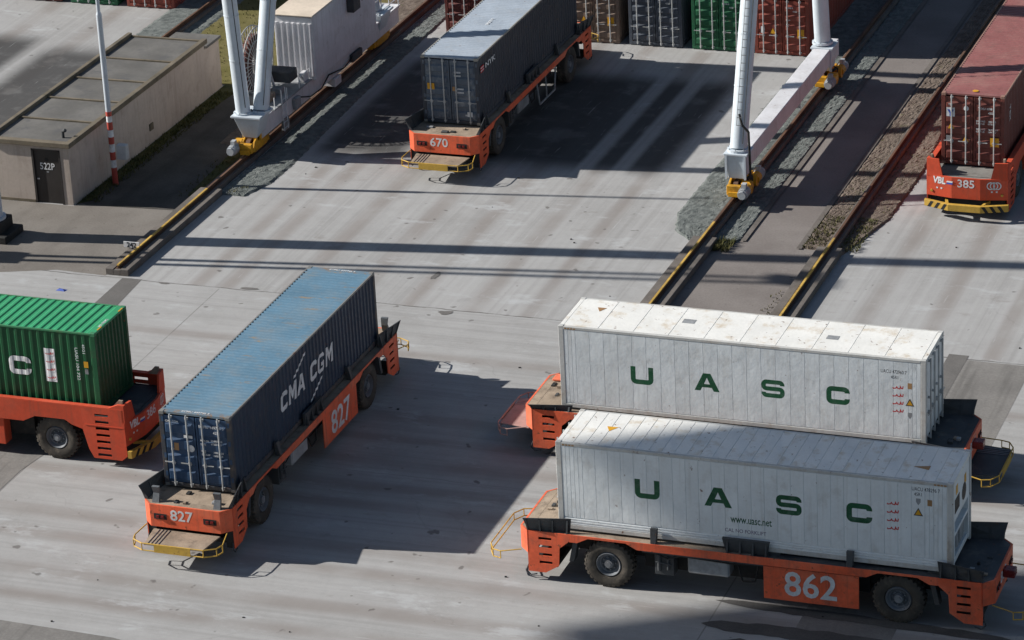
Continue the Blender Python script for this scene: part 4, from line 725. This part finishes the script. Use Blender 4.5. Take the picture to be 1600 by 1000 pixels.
        # emblems on the two slanted faces; left as seen from the end
        for sgn in (-1, 1):
            dirv = Vector((en * (.22 if sgn < 0 else -.22) * (1 if en > 0 else 1), 1.02, 0)).normalized() * en
            mid = Vector((en * 7.17, sgn * 1.06, 1.4)); nrm = dirv.cross(Vector((0, 0, 1)))
            left = (sgn * en < 0)
            p = mid + nrm * .006
            if left:
                text(nz, 'VBL', p + Vector((0, 0, .06)), dirv, (0, 0, 1), .36, whitep, .85, .04, name='emblem', shear=.15)
                q = p + dirv * .38 + Vector((0, 0, .0)); plate(nz, 'emblem', q, dirv, (0, 0, 1), [(-.08, -.03), (.16, -.03), (.2, .03), (-.05, .03)], bluep); plate(nz, 'emblem', q + Vector((0, 0, .07)), dirv, (0, 0, 1), [(-.08, -.03), (.16, -.03), (.2, .03), (-.05, .03)], whitep)
            else:
                b = MB(); ring = lambda cx: [(cx + .14 * math.cos(a * .449), .14 * math.sin(a * .449)) for a in range(15)]
                for cx in (-.12, 0, .12): stroke(b, ring(cx), .04)
                o = link('emblem', b.mesh('emblem', whitep), nz); frame(o, p, dirv, (0, 0, 1))
            for dx in (-.08, .1): plate(nz, 'emblem', p + dirv * dx + Vector((0, 0, -.24)), dirv, (0, 0, 1), rect2(.07, .06), whitep)
            part((k, 'ind', en, sgn), 'indicator', yellow, nz, lambda b: b.cyl(Vector((en * 7.06, sgn * 1.36, 1.02)), Vector((en * 7.15, sgn * 1.36, 1.02)), .05, 8))
        # striped bumper bar
        bb = part((k, 'bump', en), 'bumper_bar', yellow, e, lambda b: b.prism([(en * 7.25, -1.62), (en * 7.62, -.62), (en * 7.62, .62), (en * 7.25, 1.62), (en * 7.1, 1.62), (en * 7.45, .6), (en * 7.45, -.6), (en * 7.1, -1.62)], lambda u, v, w_: (u, v, w_), .42, .68), bevel=.01)
        for sgn in (-1, 1):
            a = Vector((en * 7.25, sgn * 1.62, 0)); c_ = Vector((en * 7.62, sgn * .62, 0)); d = (c_ - a).normalized(); nrm = Vector((d.y, -d.x, 0)); nrm = nrm if nrm.x * en > 0 else -nrm
            for i in range(3):
                f0 = .14 + i * .3; sl_ = .16
                P = [a + d * f0 + nrm * .004 + Vector((0, 0, .425)), a + d * (f0 + .13) + nrm * .004 + Vector((0, 0, .425)), a + d * (f0 + .13 + sl_) + nrm * .004 + Vector((0, 0, .675)), a + d * (f0 + sl_) + nrm * .004 + Vector((0, 0, .675))]
                part(None, 'stripe', black, bb, lambda b: b.hexa(P + [p + nrm * .003 for p in P]))
        part((k, 'barm', en), 'bumper_arm', yellow, bb, lambda b: [b.hexa([(en * 6.9, t - .05, .6), (en * 7.45, t * .8 - .05, .6), (en * 7.45, t * .8 + .05, .6), (en * 6.9, t + .05, .6), (en * 6.9, t - .05, .72), (en * 7.45, t * .8 - .05, .69), (en * 7.45, t * .8 + .05, .69), (en * 6.9, t + .05, .72)]) for t in (-.85, .85)])
    return e
v385 = agv_b('385', 'orange high-sided guided vehicle numbered 385 under the maroon container', (-26.73, 126.77, 0), R(90))
v386 = agv_b('386', 'orange high-sided guided vehicle numbered 386 under the green container', (-55.7, 93.12, 0), 0)
# ------------------------------------------------------------------ container stacks behind the lanes
def stack_box(name, label, x, y, z, mat, key, h=2.59):
    return dry_container(name, label, (x + CW / 2, y, z), 0, h, mat, mat, key, ribs=5, group='containers stacked behind the lanes')
YR = 136.62
rowc = [(-54.35, dredC, 'sd', 'dark red stacked container at the far left of its row'), (-51.45, slateC, 'ss2', 'blue grey stacked container hidden mostly behind the slate container'), (-48.58, brownC, 'sb', 'beige brown stacked container just right of the slate container'), (-45.68, slateC, 'ss', 'blue grey stacked container between the brown and green ones'), (-42.78, green2C, 'sg', 'dark green stacked container beside the red one'), (-39.92, red2C, 'sr', 'rust red stacked container behind the crane leg at the row end')]
for x, mt, ky, lb in rowc:
    c_ = stack_box('stacked_container', lb, x, YR, 0.02, mt, ky)
    markings(c_, 2.59, [('88888 8', .2, 2.15, .1), ('45G1', .5, 2.0, .1), ('30480', .2, 1.6, .08), ('3900', .2, 1.4, .08)])
    if ky in ('sr', 'sb'):
        plate(c_, 'sticker', (.85, -.03, 1.0), (1, 0, 0), (0, 0, 1), rect2(.3, .4), yellowp); plate(c_, 'sticker', (-.85, -.03, 1.1), (1, 0, 0), (0, 0, 1), rect2(.16, .3), whitep); plate(c_, 'warning_triangle', (-.4, -.03, 1.05), (1, 0, 0), (0, 0, 1), [(-.13, -.1), (.13, -.1), (0, .14)], yellowp)
for x, mt, ky, lb in ((-70.5, red2C, 'sr', 'red stacked container at the top left corner beside the ballast'), (-73.43, green2C, 'sg', 'green stacked container in the top left corner'), (-76.35, dredC, 'sd', 'dark red stacked container at the outer top left corner')):
    stack_box('stacked_container', lb, x, 137.2, .02, mt, ky)
up = [(-39.92, YR, 2.62, red2C, 'sr', 'upper red container on the rust red stack end'), (-42.78, YR, 2.62, slateC, 'ss', 'upper grey container on the dark green one'), (-70.5, 137.2, 2.62, dredC, 'sd', 'upper dark red container on the top left stack'), (-39.92, YR + 12.6, .02, red2C, 'sr', 'second red container behind the row end, only its side showing'), (-39.92, YR + 12.6, 2.62, slateC, 'ss', 'upper grey container on the second row of the stack')]
for x, y, z, mt, ky, lb in up: stack_box('stacked_container', lb, x, y, z, mt, ky)
# ------------------------------------------------------------------ gantry crane over the lane
gc = empty('gantry_crane', (-46.1, 126.3, 0)); tag(gc, 'pale blue rail gantry crane straddling the lane, legs on yellow bogies', 'crane')
OX, OY = -46.1, 126.3
def G(x, y, z): return Vector((x - OX, y - OY, z))
XL, XR = -56.45, -35.72
def gbox(name, mat, x0, x1, y0, y1, z0, z1, bevel=.02, parent=None): return part(None, name, mat, parent or gc, lambda b: b.box(x0 - OX, x1 - OX, y0 - OY, y1 - OY, z0, z1), bevel=bevel)
ZT = 21.0
def leg(x0, y0, z0, x1, y1, z1, r=.33):
    o = part(None, 'leg', craneblue, gc, lambda b: b.cyl(G(x0, y0, z0), G(x1, y1, z1), r, 20), smooth=True)
    part(None, 'leg_flange', craneblue, o, lambda b: b.cyl(G(x0, y0, z0 - .06), G(x0, y0, z0 + .04), r + .1, 20))
    A_, B_ = G(x0, y0, z0), G(x1, y1, z1)
    for k in range(1, 5): q = A_ + (B_ - A_) * (.1 * k + .02); dv = (B_ - A_).normalized(); part(None, 'weld_ring', craneblue, o, lambda b: b.cyl(q, q + dv * .05, r + .012, 20))
    part(None, 'cable_run', steel_dark, o, lambda b: b.cyl(A_ + Vector((r * .7, -r * .72, .3)), B_ + Vector((r * .7, -r * .72, 0)), .018, 6))
    for k in range(8): dv = Vector((math.cos(k * .785), math.sin(k * .785), 0)) * (r + .06); part(None, 'bolt', steel_grey, o, lambda b: b.cyl(A_ + dv + Vector((0, 0, .04)), A_ + dv + Vector((0, 0, .08)), .02, 6))
    return o
legA = leg(-56.72, 119.72, 1.98, -57.3, 119.2, ZT, .3)
legB = leg(-56.12, 120.15, 1.98, -56.1, 127.0, ZT, .33)
leg(-56.4, 133.2, 1.98, -56.4, 130.5, ZT, .33)
legC = leg(-35.72, 119.65, 2.1, -35.72, 126.4, ZT, .34)
leg(-35.8, 132.6, 2.15, -35.8, 129.8, ZT, .34)
# ladder and pipe on the near right leg
def ladder(b):
    ax = (Vector((0, 126.4 - 119.65, ZT - 2.1))).normalized(); up = G(-35.72 + .14, 119.65 - .37, 3.2)
    for t in (-.09, .09): b.cyl(up + Vector((t, 0, 0)), up + Vector((t, 0, 0)) + ax * 17, .012, 6)
    for i in range(56): q = up + ax * (i * .3); b.cyl(q + Vector((-.1, -.01, 0)), q + Vector((.1, -.01, 0)), .016, 5)
part(None, 'ladder', pm('weathered ladder steel', (.16, .17, .18), .6, .2), legC, ladder)
part(None, 'cable_pipe', chassis, legC, lambda b: b.tube([G(-35.6, 119.45, 3.6), G(-35.45, 119.3, 3.2), G(-35.2, 119.3, 2.95), G(-35.15, 119.3, 1.0)], .05, 8))
# right sill beam, feet
sill = gbox('sill_beam', cranewhite, -36.08, -35.36, 120.1, 133.6, 1.26, 1.98, .02)
part(None, 'splice_plate', cranewhite, sill, lambda b: b.box(-36.1 - OX, -35.34 - OX, 127.3 - OY, 127.36 - OY, 1.08, 2.02))
for y in (119.65, 132.6):
    f_ = part(None, 'foot', craneblue, gc, lambda b: [b.box(-36.2 - OX, -35.24 - OX, y - .5 - OY, y + .5 - OY, 1.96, 2.04), b.hexa([G(-36.05, y - .38, 1.0), G(-35.4, y - .38, 1.0), G(-35.4, y + .42, 1.0), G(-36.05, y + .42, 1.0), G(-36.12, y - .45, 1.96), G(-35.32, y - .45, 1.96), G(-35.32, y + .45, 1.96), G(-36.12, y + .45, 1.96)])], bevel=.015)
    for xa in (-36.14, -35.38): part(None, 'foot_rib', craneblue, f_, lambda b: b.box(xa - OX, xa + .08 - OX, y - .5 - OY, y - .4 - OY, 1.0, 1.96))
# left sill beam, feet
gbox('sill_beam', cranewhite, -56.8, -56.1, 120.0, 135.4, .78, 1.55, .02)
for y in (119.9, 133.4):
    part(None, 'foot', craneblue, gc, lambda b: [b.box(-57.1 - OX, -55.78 - OX, y - .65 - OY, y + .7 - OY, 1.86, 1.96), b.hexa([G(-56.75, y - .32, .95), G(-56.15, y - .32, .95), G(-56.15, y + .5, .95), G(-56.75, y + .5, .95), G(-57.02, y - .55, 1.86), G(-55.86, y - .55, 1.86), G(-55.86, y + .6, 1.86), G(-57.02, y + .6, 1.86)])], bevel=.02)
def bogie(x, y, inner):
    """two-wheel rail bogie with motor; inner = +1 motor toward +x"""
    o = part(None, 'bogie', craney, gc, lambda b: [b.prism([(-.75, .5), (-.55, .85), (-.2, 1.0), (.2, 1.0), (.55, .85), (.75, .5), (.6, .42), (-.6, .42)], lambda u, v, w_: G(x + w_, y + u, v), -.3, -.2), b.prism([(-.75, .5), (-.55, .85), (-.2, 1.0), (.2, 1.0), (.55, .85), (.75, .5), (.6, .42), (-.6, .42)], lambda u, v, w_: G(x + w_, y + u, v), .2, .3), b.box(x - .3 - OX, x + .3 - OX, y - .3 - OY, y + .3 - OY, .8, 1.0), b.box(x - .28 - OX, x + .28 - OX, y - .92 - OY, y - .72 - OY, .45, .85), b.box(x - .28 - OX, x + .28 - OX, y + .72 - OY, y + .92 - OY, .45, .85)], bevel=.02)
    for d in (-.42, .42): part(None, 'wheel', railrust, o, lambda b: b.cyl(G(x - .09, y + d, .40 + .26), G(x + .09, y + d, .40 + .26), .27, 16))
    for d, l in ((-.75, -1), (.75, 1)):
        mx = x + inner * .46; my = y + d * .55
        part(None, 'gearbox', craney, o, lambda b: [b.cyl(G(x + inner * .3, my, .66), G(mx + inner * .14, my, .66), .25, 12), b.cyl(G(mx, my, .66), G(mx, my + l * .40, .66), .21, 12)], smooth=True)
        part(None, 'motor', motor, o, lambda b: [b.cyl(G(mx, my + l * .36, .66), G(mx, my + l * .88, .66), .205, 14), b.cyl(G(mx, my + l * .88, .66), G(mx, my + l * 1.0, .66), .16, 12), b.box(mx - .09 - OX, mx + .09 - OX, *sorted((my + l * .45 - OY, my + l * .7 - OY)), .82, 1.02)] + [b.cyl(G(mx, my + l * (.42 + .08 * i), .66), G(mx, my + l * (.45 + .08 * i), .66), .222, 14) for i in range(5)])
    part(None, 'brake_unit', chassis, o, lambda b: [b.box(x - .16 - OX, x + .16 - OX, y - .16 - OY, y + .16 - OY, .42, .8), b.cyl(G(x + inner * .34, y - .2, .9), G(x + inner * .34, y + .25, .86), .07, 8), b.tube([G(x + inner * .3, y + .1, 1.0), G(x + inner * .5, y + .05, .95), G(x + inner * .55, y - .2, .75), G(x + inner * .45, y - .4, .7)], .025, 6)])
    for dd in (-.98, .98): part(None, 'rail_guard', craney, o, lambda b: b.box(x - .2 - OX, x + .2 - OX, y + dd - .03 - OY, y + dd + .03 - OY, .42, .62), bevel=.01)
    part(None, 'pivot', craney, o, lambda b: [b.cyl(G(x - .34, y, .9), G(x + .34, y, .9), .13, 12)])
    return o
bogie(XR, 119.75, 1); bogie(XR, 132.75, 1); bogie(XL, 119.95, -1); bogie(XL, 133.5, -1)
# electric house on the left sill
eh = gbox('switch_house', cranewhite, -57.6, -55.85, 125.3, 132.2, 1.5, 4.26, .02)
part(None, 'house_roof', roofdust, eh, lambda b: b.box(-57.68 - OX, -55.8 - OX, 125.22 - OY, 132.3 - OY, 4.3, 4.36), bevel=.02)
for i in range(7):
    x = -57.5 + i * .255
    part(None, 'front_rib', cranewhite, eh, lambda b: b.hexa([G(x - .07, 125.3, 1.7), G(x + .07, 125.3, 1.7), G(x + .03, 125.21, 1.7), G(x - .03, 125.21, 1.7), G(x - .07, 125.3, 4.0), G(x + .07, 125.3, 4.0), G(x + .03, 125.21, 4.0), G(x - .03, 125.21, 4.0)]))
for y in (129.9, 130.7, 131.4): part(None, 'window', glass, eh, lambda b: b.box(-55.855 - OX, -55.83 - OX, y - OY, y + .55 - OY, 3.3, 4.1))
part(None, 'air_conditioner', steel_dark, eh, lambda b: b.box(-55.85 - OX, -55.5 - OX, 129.0 - OY, 129.75 - OY, 3.3, 4.05), bevel=.03)
gbox('equipment_box', steel_dark, -57.55, -56.25, 123.5, 124.3, 1.95, 2.42, .03)
gbox('walkway', steel_grey, -57.75, -56.0, 121.2, 125.2, 1.56, 1.62, .0)
def hand(b):
    for y in (121.3, 122.6, 123.9, 125.1):
        b.cyl(G(-56.03, y, 1.6), G(-56.03, y, 2.1), .022, 6)
    b.cyl(G(-56.03, 124.0, 2.1), G(-56.03, 125.1, 2.1), .022, 6)
    for y in (132.4, 133.2, 134.1, 135.2):
        for x in (-57.4, -56.0): b.cyl(G(x, y, 1.5), G(x, y, 2.6), .025, 6)
    for z in (2.0, 2.6):
        for x in (-57.4, -56.0): b.cyl(G(x, 132.4, z), G(x, 135.2, z), .025, 6)
part(None, 'handrail', whitep, gc, hand)
gbox('walkway', cranewhite, -57.4, -56.0, 132.3, 135.4, 1.56, 1.62, 0)
gbox('crate', dusty, -56.95, -56.5, 121.9, 122.5, 1.62, 1.95, .02)
gbox('stairs_frame', steel_grey, -56.2, -56.05, 122.2, 122.7, .35, .85, 0); gbox('rail_sweeper', cranewhite, -56.9, -56.0, 127.6, 128.3, .38, .75, .03)
for x0, x1, y0, y1, z0, z1, mt in ((-56.9, -56.45, 122.9, 123.3, 1.63, 1.9, steel_grey), (-57.4, -57.0, 121.5, 121.9, 1.63, 2.15, steel_dark), (-56.35, -56.1, 124.6, 125.1, 1.63, 2.0, cranewhite), (-56.08, -55.9, 123.2, 123.7, .9, 1.4, steel_grey), (-56.08, -55.92, 129.5, 130.6, .85, 1.2, steel_dark)): gbox('junction_box', mt, x0, x1, y0, y1, z0, z1, .02)
part(None, 'access_ladder', whitep, gc, lambda b: [b.cyl(G(-55.98, 122.0 + d_, .4), G(-56.02, 122.0 + d_, 2.2), .02, 6) for d_ in (0, .4)] + [b.cyl(G(-56.0, 122.0, .5 + .25 * i), G(-56.0, 122.4, .5 + .25 * i), .015, 5) for i in range(6)])
part(None, 'cable_loop', chassis, gc, lambda b: [b.tube([G(-56.05, 124.0, 1.2), G(-55.95, 124.8, .95), G(-55.95, 126.0, .9), G(-56.02, 127.0, 1.15), G(-55.95, 128.5, .95), G(-56.02, 130.0, 1.1)], .03, 6)])
# cable reel
reel = part(None, 'cable_reel', pm('brown reel flange', (0.13, 0.05, 0.04), .7, .3), gc, lambda b: [b.lathe([(.5, -.12), (1.25, -.12), (1.25, .12), (.5, .12)], G(-57.55, 122.9, 2.95), (1, 0, 0), 40)], smooth=True)
def spokes(b):
    c_ = G(-57.55, 122.9, 2.95)
    for i in range(36):
        a = i * math.pi / 18; d = Vector((0, math.cos(a), math.sin(a)))
        for t in (-.16, .16): b.cyl(c_ + Vector((t, 0, 0)) + d * .3, c_ + Vector((t, 0, 0)) + d * 1.58, .022, 5)
    for rr in (1.58, 1.0):
        for t in (-.16, .16):
            pts = [c_ + Vector((t, rr * math.cos(i * math.pi / 16), rr * math.sin(i * math.pi / 16))) for i in range(33)]; b.tube(pts, .028, 5)
part(None, 'reel_spokes', pm('pale reel steel', (.45, .44, .42), .5, .2, dirt=.4), reel, spokes)
part(None, 'reel_hub', cranewhite, reel, lambda b: b.cyl(G(-57.8, 122.9, 2.95), G(-56.9, 122.9, 2.95), .3, 14))
part(None, 'reel_stand', cranewhite, reel, lambda b: [b.cyl(G(-56.95, 122.3, 1.6), G(-56.95, 122.9, 2.95), .06, 8), b.cyl(G(-56.95, 123.5, 1.6), G(-56.95, 122.9, 2.95), .06, 8)])
# bridge above the frame
for y in (126.4, 130.2): part(None, 'bridge_girder', craneblue, gc, lambda b: b.box(-58.5 - OX, -34.0 - OX, y - .5 - OY, y + .5 - OY, ZT, ZT + 1.8), bevel=.03)
for x in (-57.6, -34.9): part(None, 'end_tie', craneblue, gc, lambda b: b.box(x - .4 - OX, x + .4 - OX, 119.0 - OY if x < -50 else 125.8 - OY, 130.8 - OY, ZT - .7, ZT), bevel=.03)
# ------------------------------------------------------------------ flat-roofed building
bd = empty('service_building', (-62.95, 120.3, 0)); tag(bd, 'long low flat-roofed building with brown door marked 522P', 'building')
BX, BY = -62.95, 120.3
def bbox(name, mat, x0, x1, y0, y1, z0, z1, bevel=.01, parent=None): return part(None, name, mat, parent or bd, lambda b: b.box(x0 - BX, x1 - BX, y0 - BY, y1 - BY, z0, z1), bevel=bevel)
wl = part(None, 'wall', wallm, bd, lambda b: [b.box(-64.9 - BX, -63.05 - BX, 113.2 - BY, 113.4 - BY, 0, 2.45), b.box(-61.78 - BX, -61.4 - BX, 113.2 - BY, 113.4 - BY, 0, 2.45), b.box(-63.05 - BX, -61.78 - BX, 113.2 - BY, 113.4 - BY, 2.3, 2.45), b.box(-61.6 - BX, -61.4 - BX, 113.4 - BY, 126.2 - BY, 0, 2.45), b.box(-64.9 - BX, -64.7 - BX, 113.4 - BY, 126.2 - BY, 0, 2.45), b.box(-64.7 - BX, -61.6 - BX, 126.0 - BY, 126.2 - BY, 0, 2.45), b.box(-63.4 - BX, -61.4 - BX, 126.2 - BY, 127.7 - BY, 0, 2.2)])
bbox('wall_base', fascia, -64.92, -63.07, 113.17, 113.2, 0, .12, 0)
dr = bbox('door', doorm, -63.03, -61.8, 113.25, 113.3, .02, 2.28, .005)
part(None, 'door_frame', doorm, dr, lambda b: [b.box(-63.05 - BX, -62.97 - BX, 113.18 - BY, 113.26 - BY, 0, 2.3), b.box(-61.86 - BX, -61.78 - BX, 113.18 - BY, 113.26 - BY, 0, 2.3), b.box(-63.05 - BX, -61.78 - BX, 113.18 - BY, 113.26 - BY, 2.25, 2.3)])
part(None, 'handle', steel_grey, dr, lambda b: b.box(-62.9 - BX, -62.8 - BX, 113.2 - BY, 113.25 - BY, 1.0, 1.05))
text(dr, '522P', (-62.42 - BX, 113.246 - BY, 1.55), (1, 0, 0), (0, 0, 1), .40, whitep, .82, .012, name='number'); plate(dr, 'badge', (-62.42 - BX, 113.248 - BY, 1.85), (1, 0, 0), (0, 0, 1), arc(0, 0, .09, 0, 340, 10), black); plate(dr, 'notice', (-62.42 - BX, 113.248 - BY, 1.33), (1, 0, 0), (0, 0, 1), rect2(.1, .05), steel_grey)
rf = bbox('roof', roofm, -64.85, -61.4, 113.3, 126.2, 2.46, 2.5, 0)
ys = [113.3, 115.75, 118.2, 120.7, 123.3, 126.15]
for a, c_ in zip(ys, ys[1:]):
    part(None, 'roof_slab', roofm, rf, lambda b: b.box(-64.78 - BX, -61.55 - BX, a + .09 - BY, c_ - .05 - BY, 2.5, 2.56), bevel=.01)
    part(None, 'roof_seam', fascia, rf, lambda b: b.box(-64.78 - BX, -61.5 - BX, c_ - .045 - BY, c_ + .06 - BY, 2.5, 2.62), bevel=.01)
part(None, 'roof_edge', fascia, rf, lambda b: [b.box(-65.0 - BX, -61.25 - BX, 113.06 - BY, 113.34 - BY, 2.45, 2.66), b.box(-61.5 - BX, -61.25 - BX, 113.34 - BY, 126.3 - BY, 2.45, 2.66), b.box(-65.0 - BX, -64.8 - BX, 113.34 - BY, 126.3 - BY, 2.45, 2.7)], bevel=.02)
part(None, 'low_roof', roofm, bd, lambda b: [b.box(-63.45 - BX, -61.3 - BX, 126.31 - BY, 127.8 - BY, 2.2, 2.32)], bevel=.02)
part(None, 'roof_vent', steel_dark, rf, lambda b: [b.cyl((-61.95 - BX, 113.95 - BY, 2.55), (-61.95 - BX, 113.95 - BY, 2.85), .06, 8), b.cyl((-61.95 - BX, 113.95 - BY, 2.83), (-61.8 - BX, 113.9 - BY, 2.9), .07, 8)])
bbox('wall_vent', fascia, -61.4, -61.36, 120.4, 120.75, .55, .85, .005)
# ------------------------------------------------------------------ lamp pole with red bands, cabinet
pl = empty('lamp_pole', (-60.76, 115.72, 0)); tag(pl, 'tall slim white pole with red bands at its foot beside the building', 'pole')
part(None, 'shaft', poleM, pl, lambda b: [b.cyl((0, 0, 3.0), (0, 0, 7.2), .115, 14), b.cyl((0, 0, 7.2), (0, 0, 7.3), .115, 14, .08), b.cyl((0, 0, 7.3), (0, 0, 14), .075, 12)], smooth=True)
zs = [0, .75, 1.08, 1.42, 1.76, 2.06, 2.36, 2.7, 3.02]
for i, (a, c_) in enumerate(zip(zs, zs[1:])):
    mt = poleR if i in (0, 2, 4, 6) else whitep
    part(None, 'band', poleR if i % 2 == 0 else whitep, pl, lambda b: b.cyl((0, 0, a), (0, 0, c_), .117, 14, cap=False), smooth=True)
part(None, 'top_band', poleR, pl, lambda b: b.cyl((0, 0, 2.95), (0, 0, 3.14), .121, 14), smooth=True)
cb = part(None, 'cabinet', pm('pale cabinet', (.5, .52, .53), .4, .1, dirt=.2), None, lambda b: [b.box(-.22, .22, -.14, .14, 0, .62)], bevel=.02); cb.location = (-60.42, 115.95, 1.05); tag(cb, 'small pale grey cabinet mounted behind the banded pole', 'cabinet')
# ------------------------------------------------------------------ high masts at the left edge (their shadows cross the yard)
def mast(x, y, h, r, label, twin=False):
    e = empty('lighting_mast', (x, y, 0)); tag(e, label, 'mast')
    part(None, 'base', chassis, e, lambda b: [b.box(-.6, .6, -.6, .6, 0, .75)], bevel=.03); part(None, 'base_plinth', chassis, e, lambda b: b.box(-.8, .95, -.75, .75, 0, .3), bevel=.03)
    if twin:
        for d in (-.24, .24): part(None, 'shaft', poleM, e, lambda b: b.cyl((0, d, .75), (0, d, h), .12, 12), smooth=True)
        part(None, 'switch_box', steel_grey, e, lambda b: b.box(-.3, .3, -.55, .55, 3.6, 4.9), bevel=.02)
    else:
        part(None, 'shaft', poleM, e, lambda b: [b.cyl((0, 0, .75), (0, 0, h), r, 20, r * .8), b.cyl((0, 0, .75), (0, 0, .85), r + .12, 20)], smooth=True)
    part(None, 'lamp_head', steel_grey, e, lambda b: b.box(-1.2, 1.2, -.5, .5, h, h + .25), bevel=.02)
mast(-63.05, 109.5, 27, .46, 'pale blue mast foot on a dark base at the left edge')
mast(-69.5, 106.4, 22, .15, 'slim twin tube mast outside the left edge', True)
# ------------------------------------------------------------------ unseen quay crane added at far left; boom shaped to shade the front container
qc = empty('unseen_quay_crane', (-200, 33, 0)); tag(qc, 'added quay crane outside the frame, its slatted boom shaped to shade the front container', 'crane')
QH = 60.0; off = Vector((SUN.x / SUN.z * QH, SUN.y / SUN.z * QH, 0))
d = Vector((1, .56, 0)).normalized(); nrm = Vector((-d.y, d.x, 0))
edge = Vector((-24.6, 88.55, 0)) + off                     # a point on the shadow edge, lifted to boom height
def qbox(b, a0, a1, n0, n1, z0, z1):
    P = [edge + d * a + nrm * n for a, n in ((a0, n0), (a1, n0), (a1, n1), (a0, n1))]
    b.hexa([p + Vector((200, -33, z0)) for p in P] + [p + Vector((200, -33, z1)) for p in P])
for i in range(25): part(None, 'shade_slat', craneblue, qc, lambda b: qbox(b, -8 + i, -8 + i + .88, -60, 0, QH, QH + .05))  # thin slats; the gaps set how much sun reaches the container
for n in (-20, -40, -58): part(None, 'cross_beam', craneblue, qc, lambda b: qbox(b, -8, 16.9, n - .5, n + .5, QH - 1.5, QH - .02))
for a in (-6, 14):
    for n in (-57.5, -40): part(None, 'leg', craneblue, qc, lambda b: qbox(b, a - .8, a + .8, n - .8, n + .8, 0, QH - 1.52))
part(None, 'machine_house', cranewhite, qc, lambda b: qbox(b, -4, 12, -58, -42, QH + .08, QH + 6))
# ------------------------------------------------------------------ weeds and litter
def weeds(name, label, regions, mat):
    b = MB(); rnd = random.Random(5)
    for (x0, x1, y0, y1, n, hh) in regions:
        for i in range(n):
            p = Vector((rnd.uniform(x0, x1), rnd.uniform(y0, y1), .03))
            for j in range(4):
                a = rnd.uniform(0, 6.28); l = hh * rnd.uniform(.5, 1.2); dv = Vector((math.cos(a), math.sin(a), 0)); s_ = Vector((-dv.y, dv.x, 0)) * .018
                b.add([p - s_, p + s_, p + dv * l * .6 + Vector((0, 0, l))], [(0, 1, 2)])
    o = link(name, b.mesh(name, mat)); o['kind'] = 'stuff'; o['label'] = label
weeds('weeds', 'low weeds and grass tufts along the rails', [(-32.0, -31.1, 115.2, 118.5, 260, .14), (-30.6, -29.9, 115.2, 118.5, 260, .13), (-31.9, -29.6, 118, 126, 260, .1), (-35.25, -34.6, 114.2, 115.3, 160, .2), (-61.3, -60.5, 113.6, 127, 700, .12), (-57.8, -57.1, 115, 122, 60, .1), (-31.9, -31.3, 106.5, 111, 60, .08), (-66, -58, 128.2, 140, 900, .08), (-55.9, -55.2, 115.6, 116.4, 30, .12)], leafM)
rnd = random.Random(11); b = MB()
for i in range(40):
    x, y = rnd.uniform(-55, -19), rnd.uniform(80, 120); r = rnd.uniform(.015, .035); b.box(x - r, x + r * rnd.uniform(.5, 2), y - r, y + r, 0.001, rnd.uniform(.01, .04))
o = link('litter', b.mesh('litter', chassis)); o['kind'] = 'stuff'; o['label'] = 'scattered grit and crumbs on the concrete'
lb = part(None, 'blue_rag', bluep, None, lambda b: b.hexa([(-.2, -.08, 0), (.18, -.1, 0), (.22, .09, 0), (-.15, .1, 0), (-.12, -.03, .05), (.1, -.05, .06), (.12, .04, .03), (-.1, .05, .05)])); lb.location = (-57.9, 105.1, .002); tag(lb, 'small blue rag lying on the concrete above the green container', 'rag')
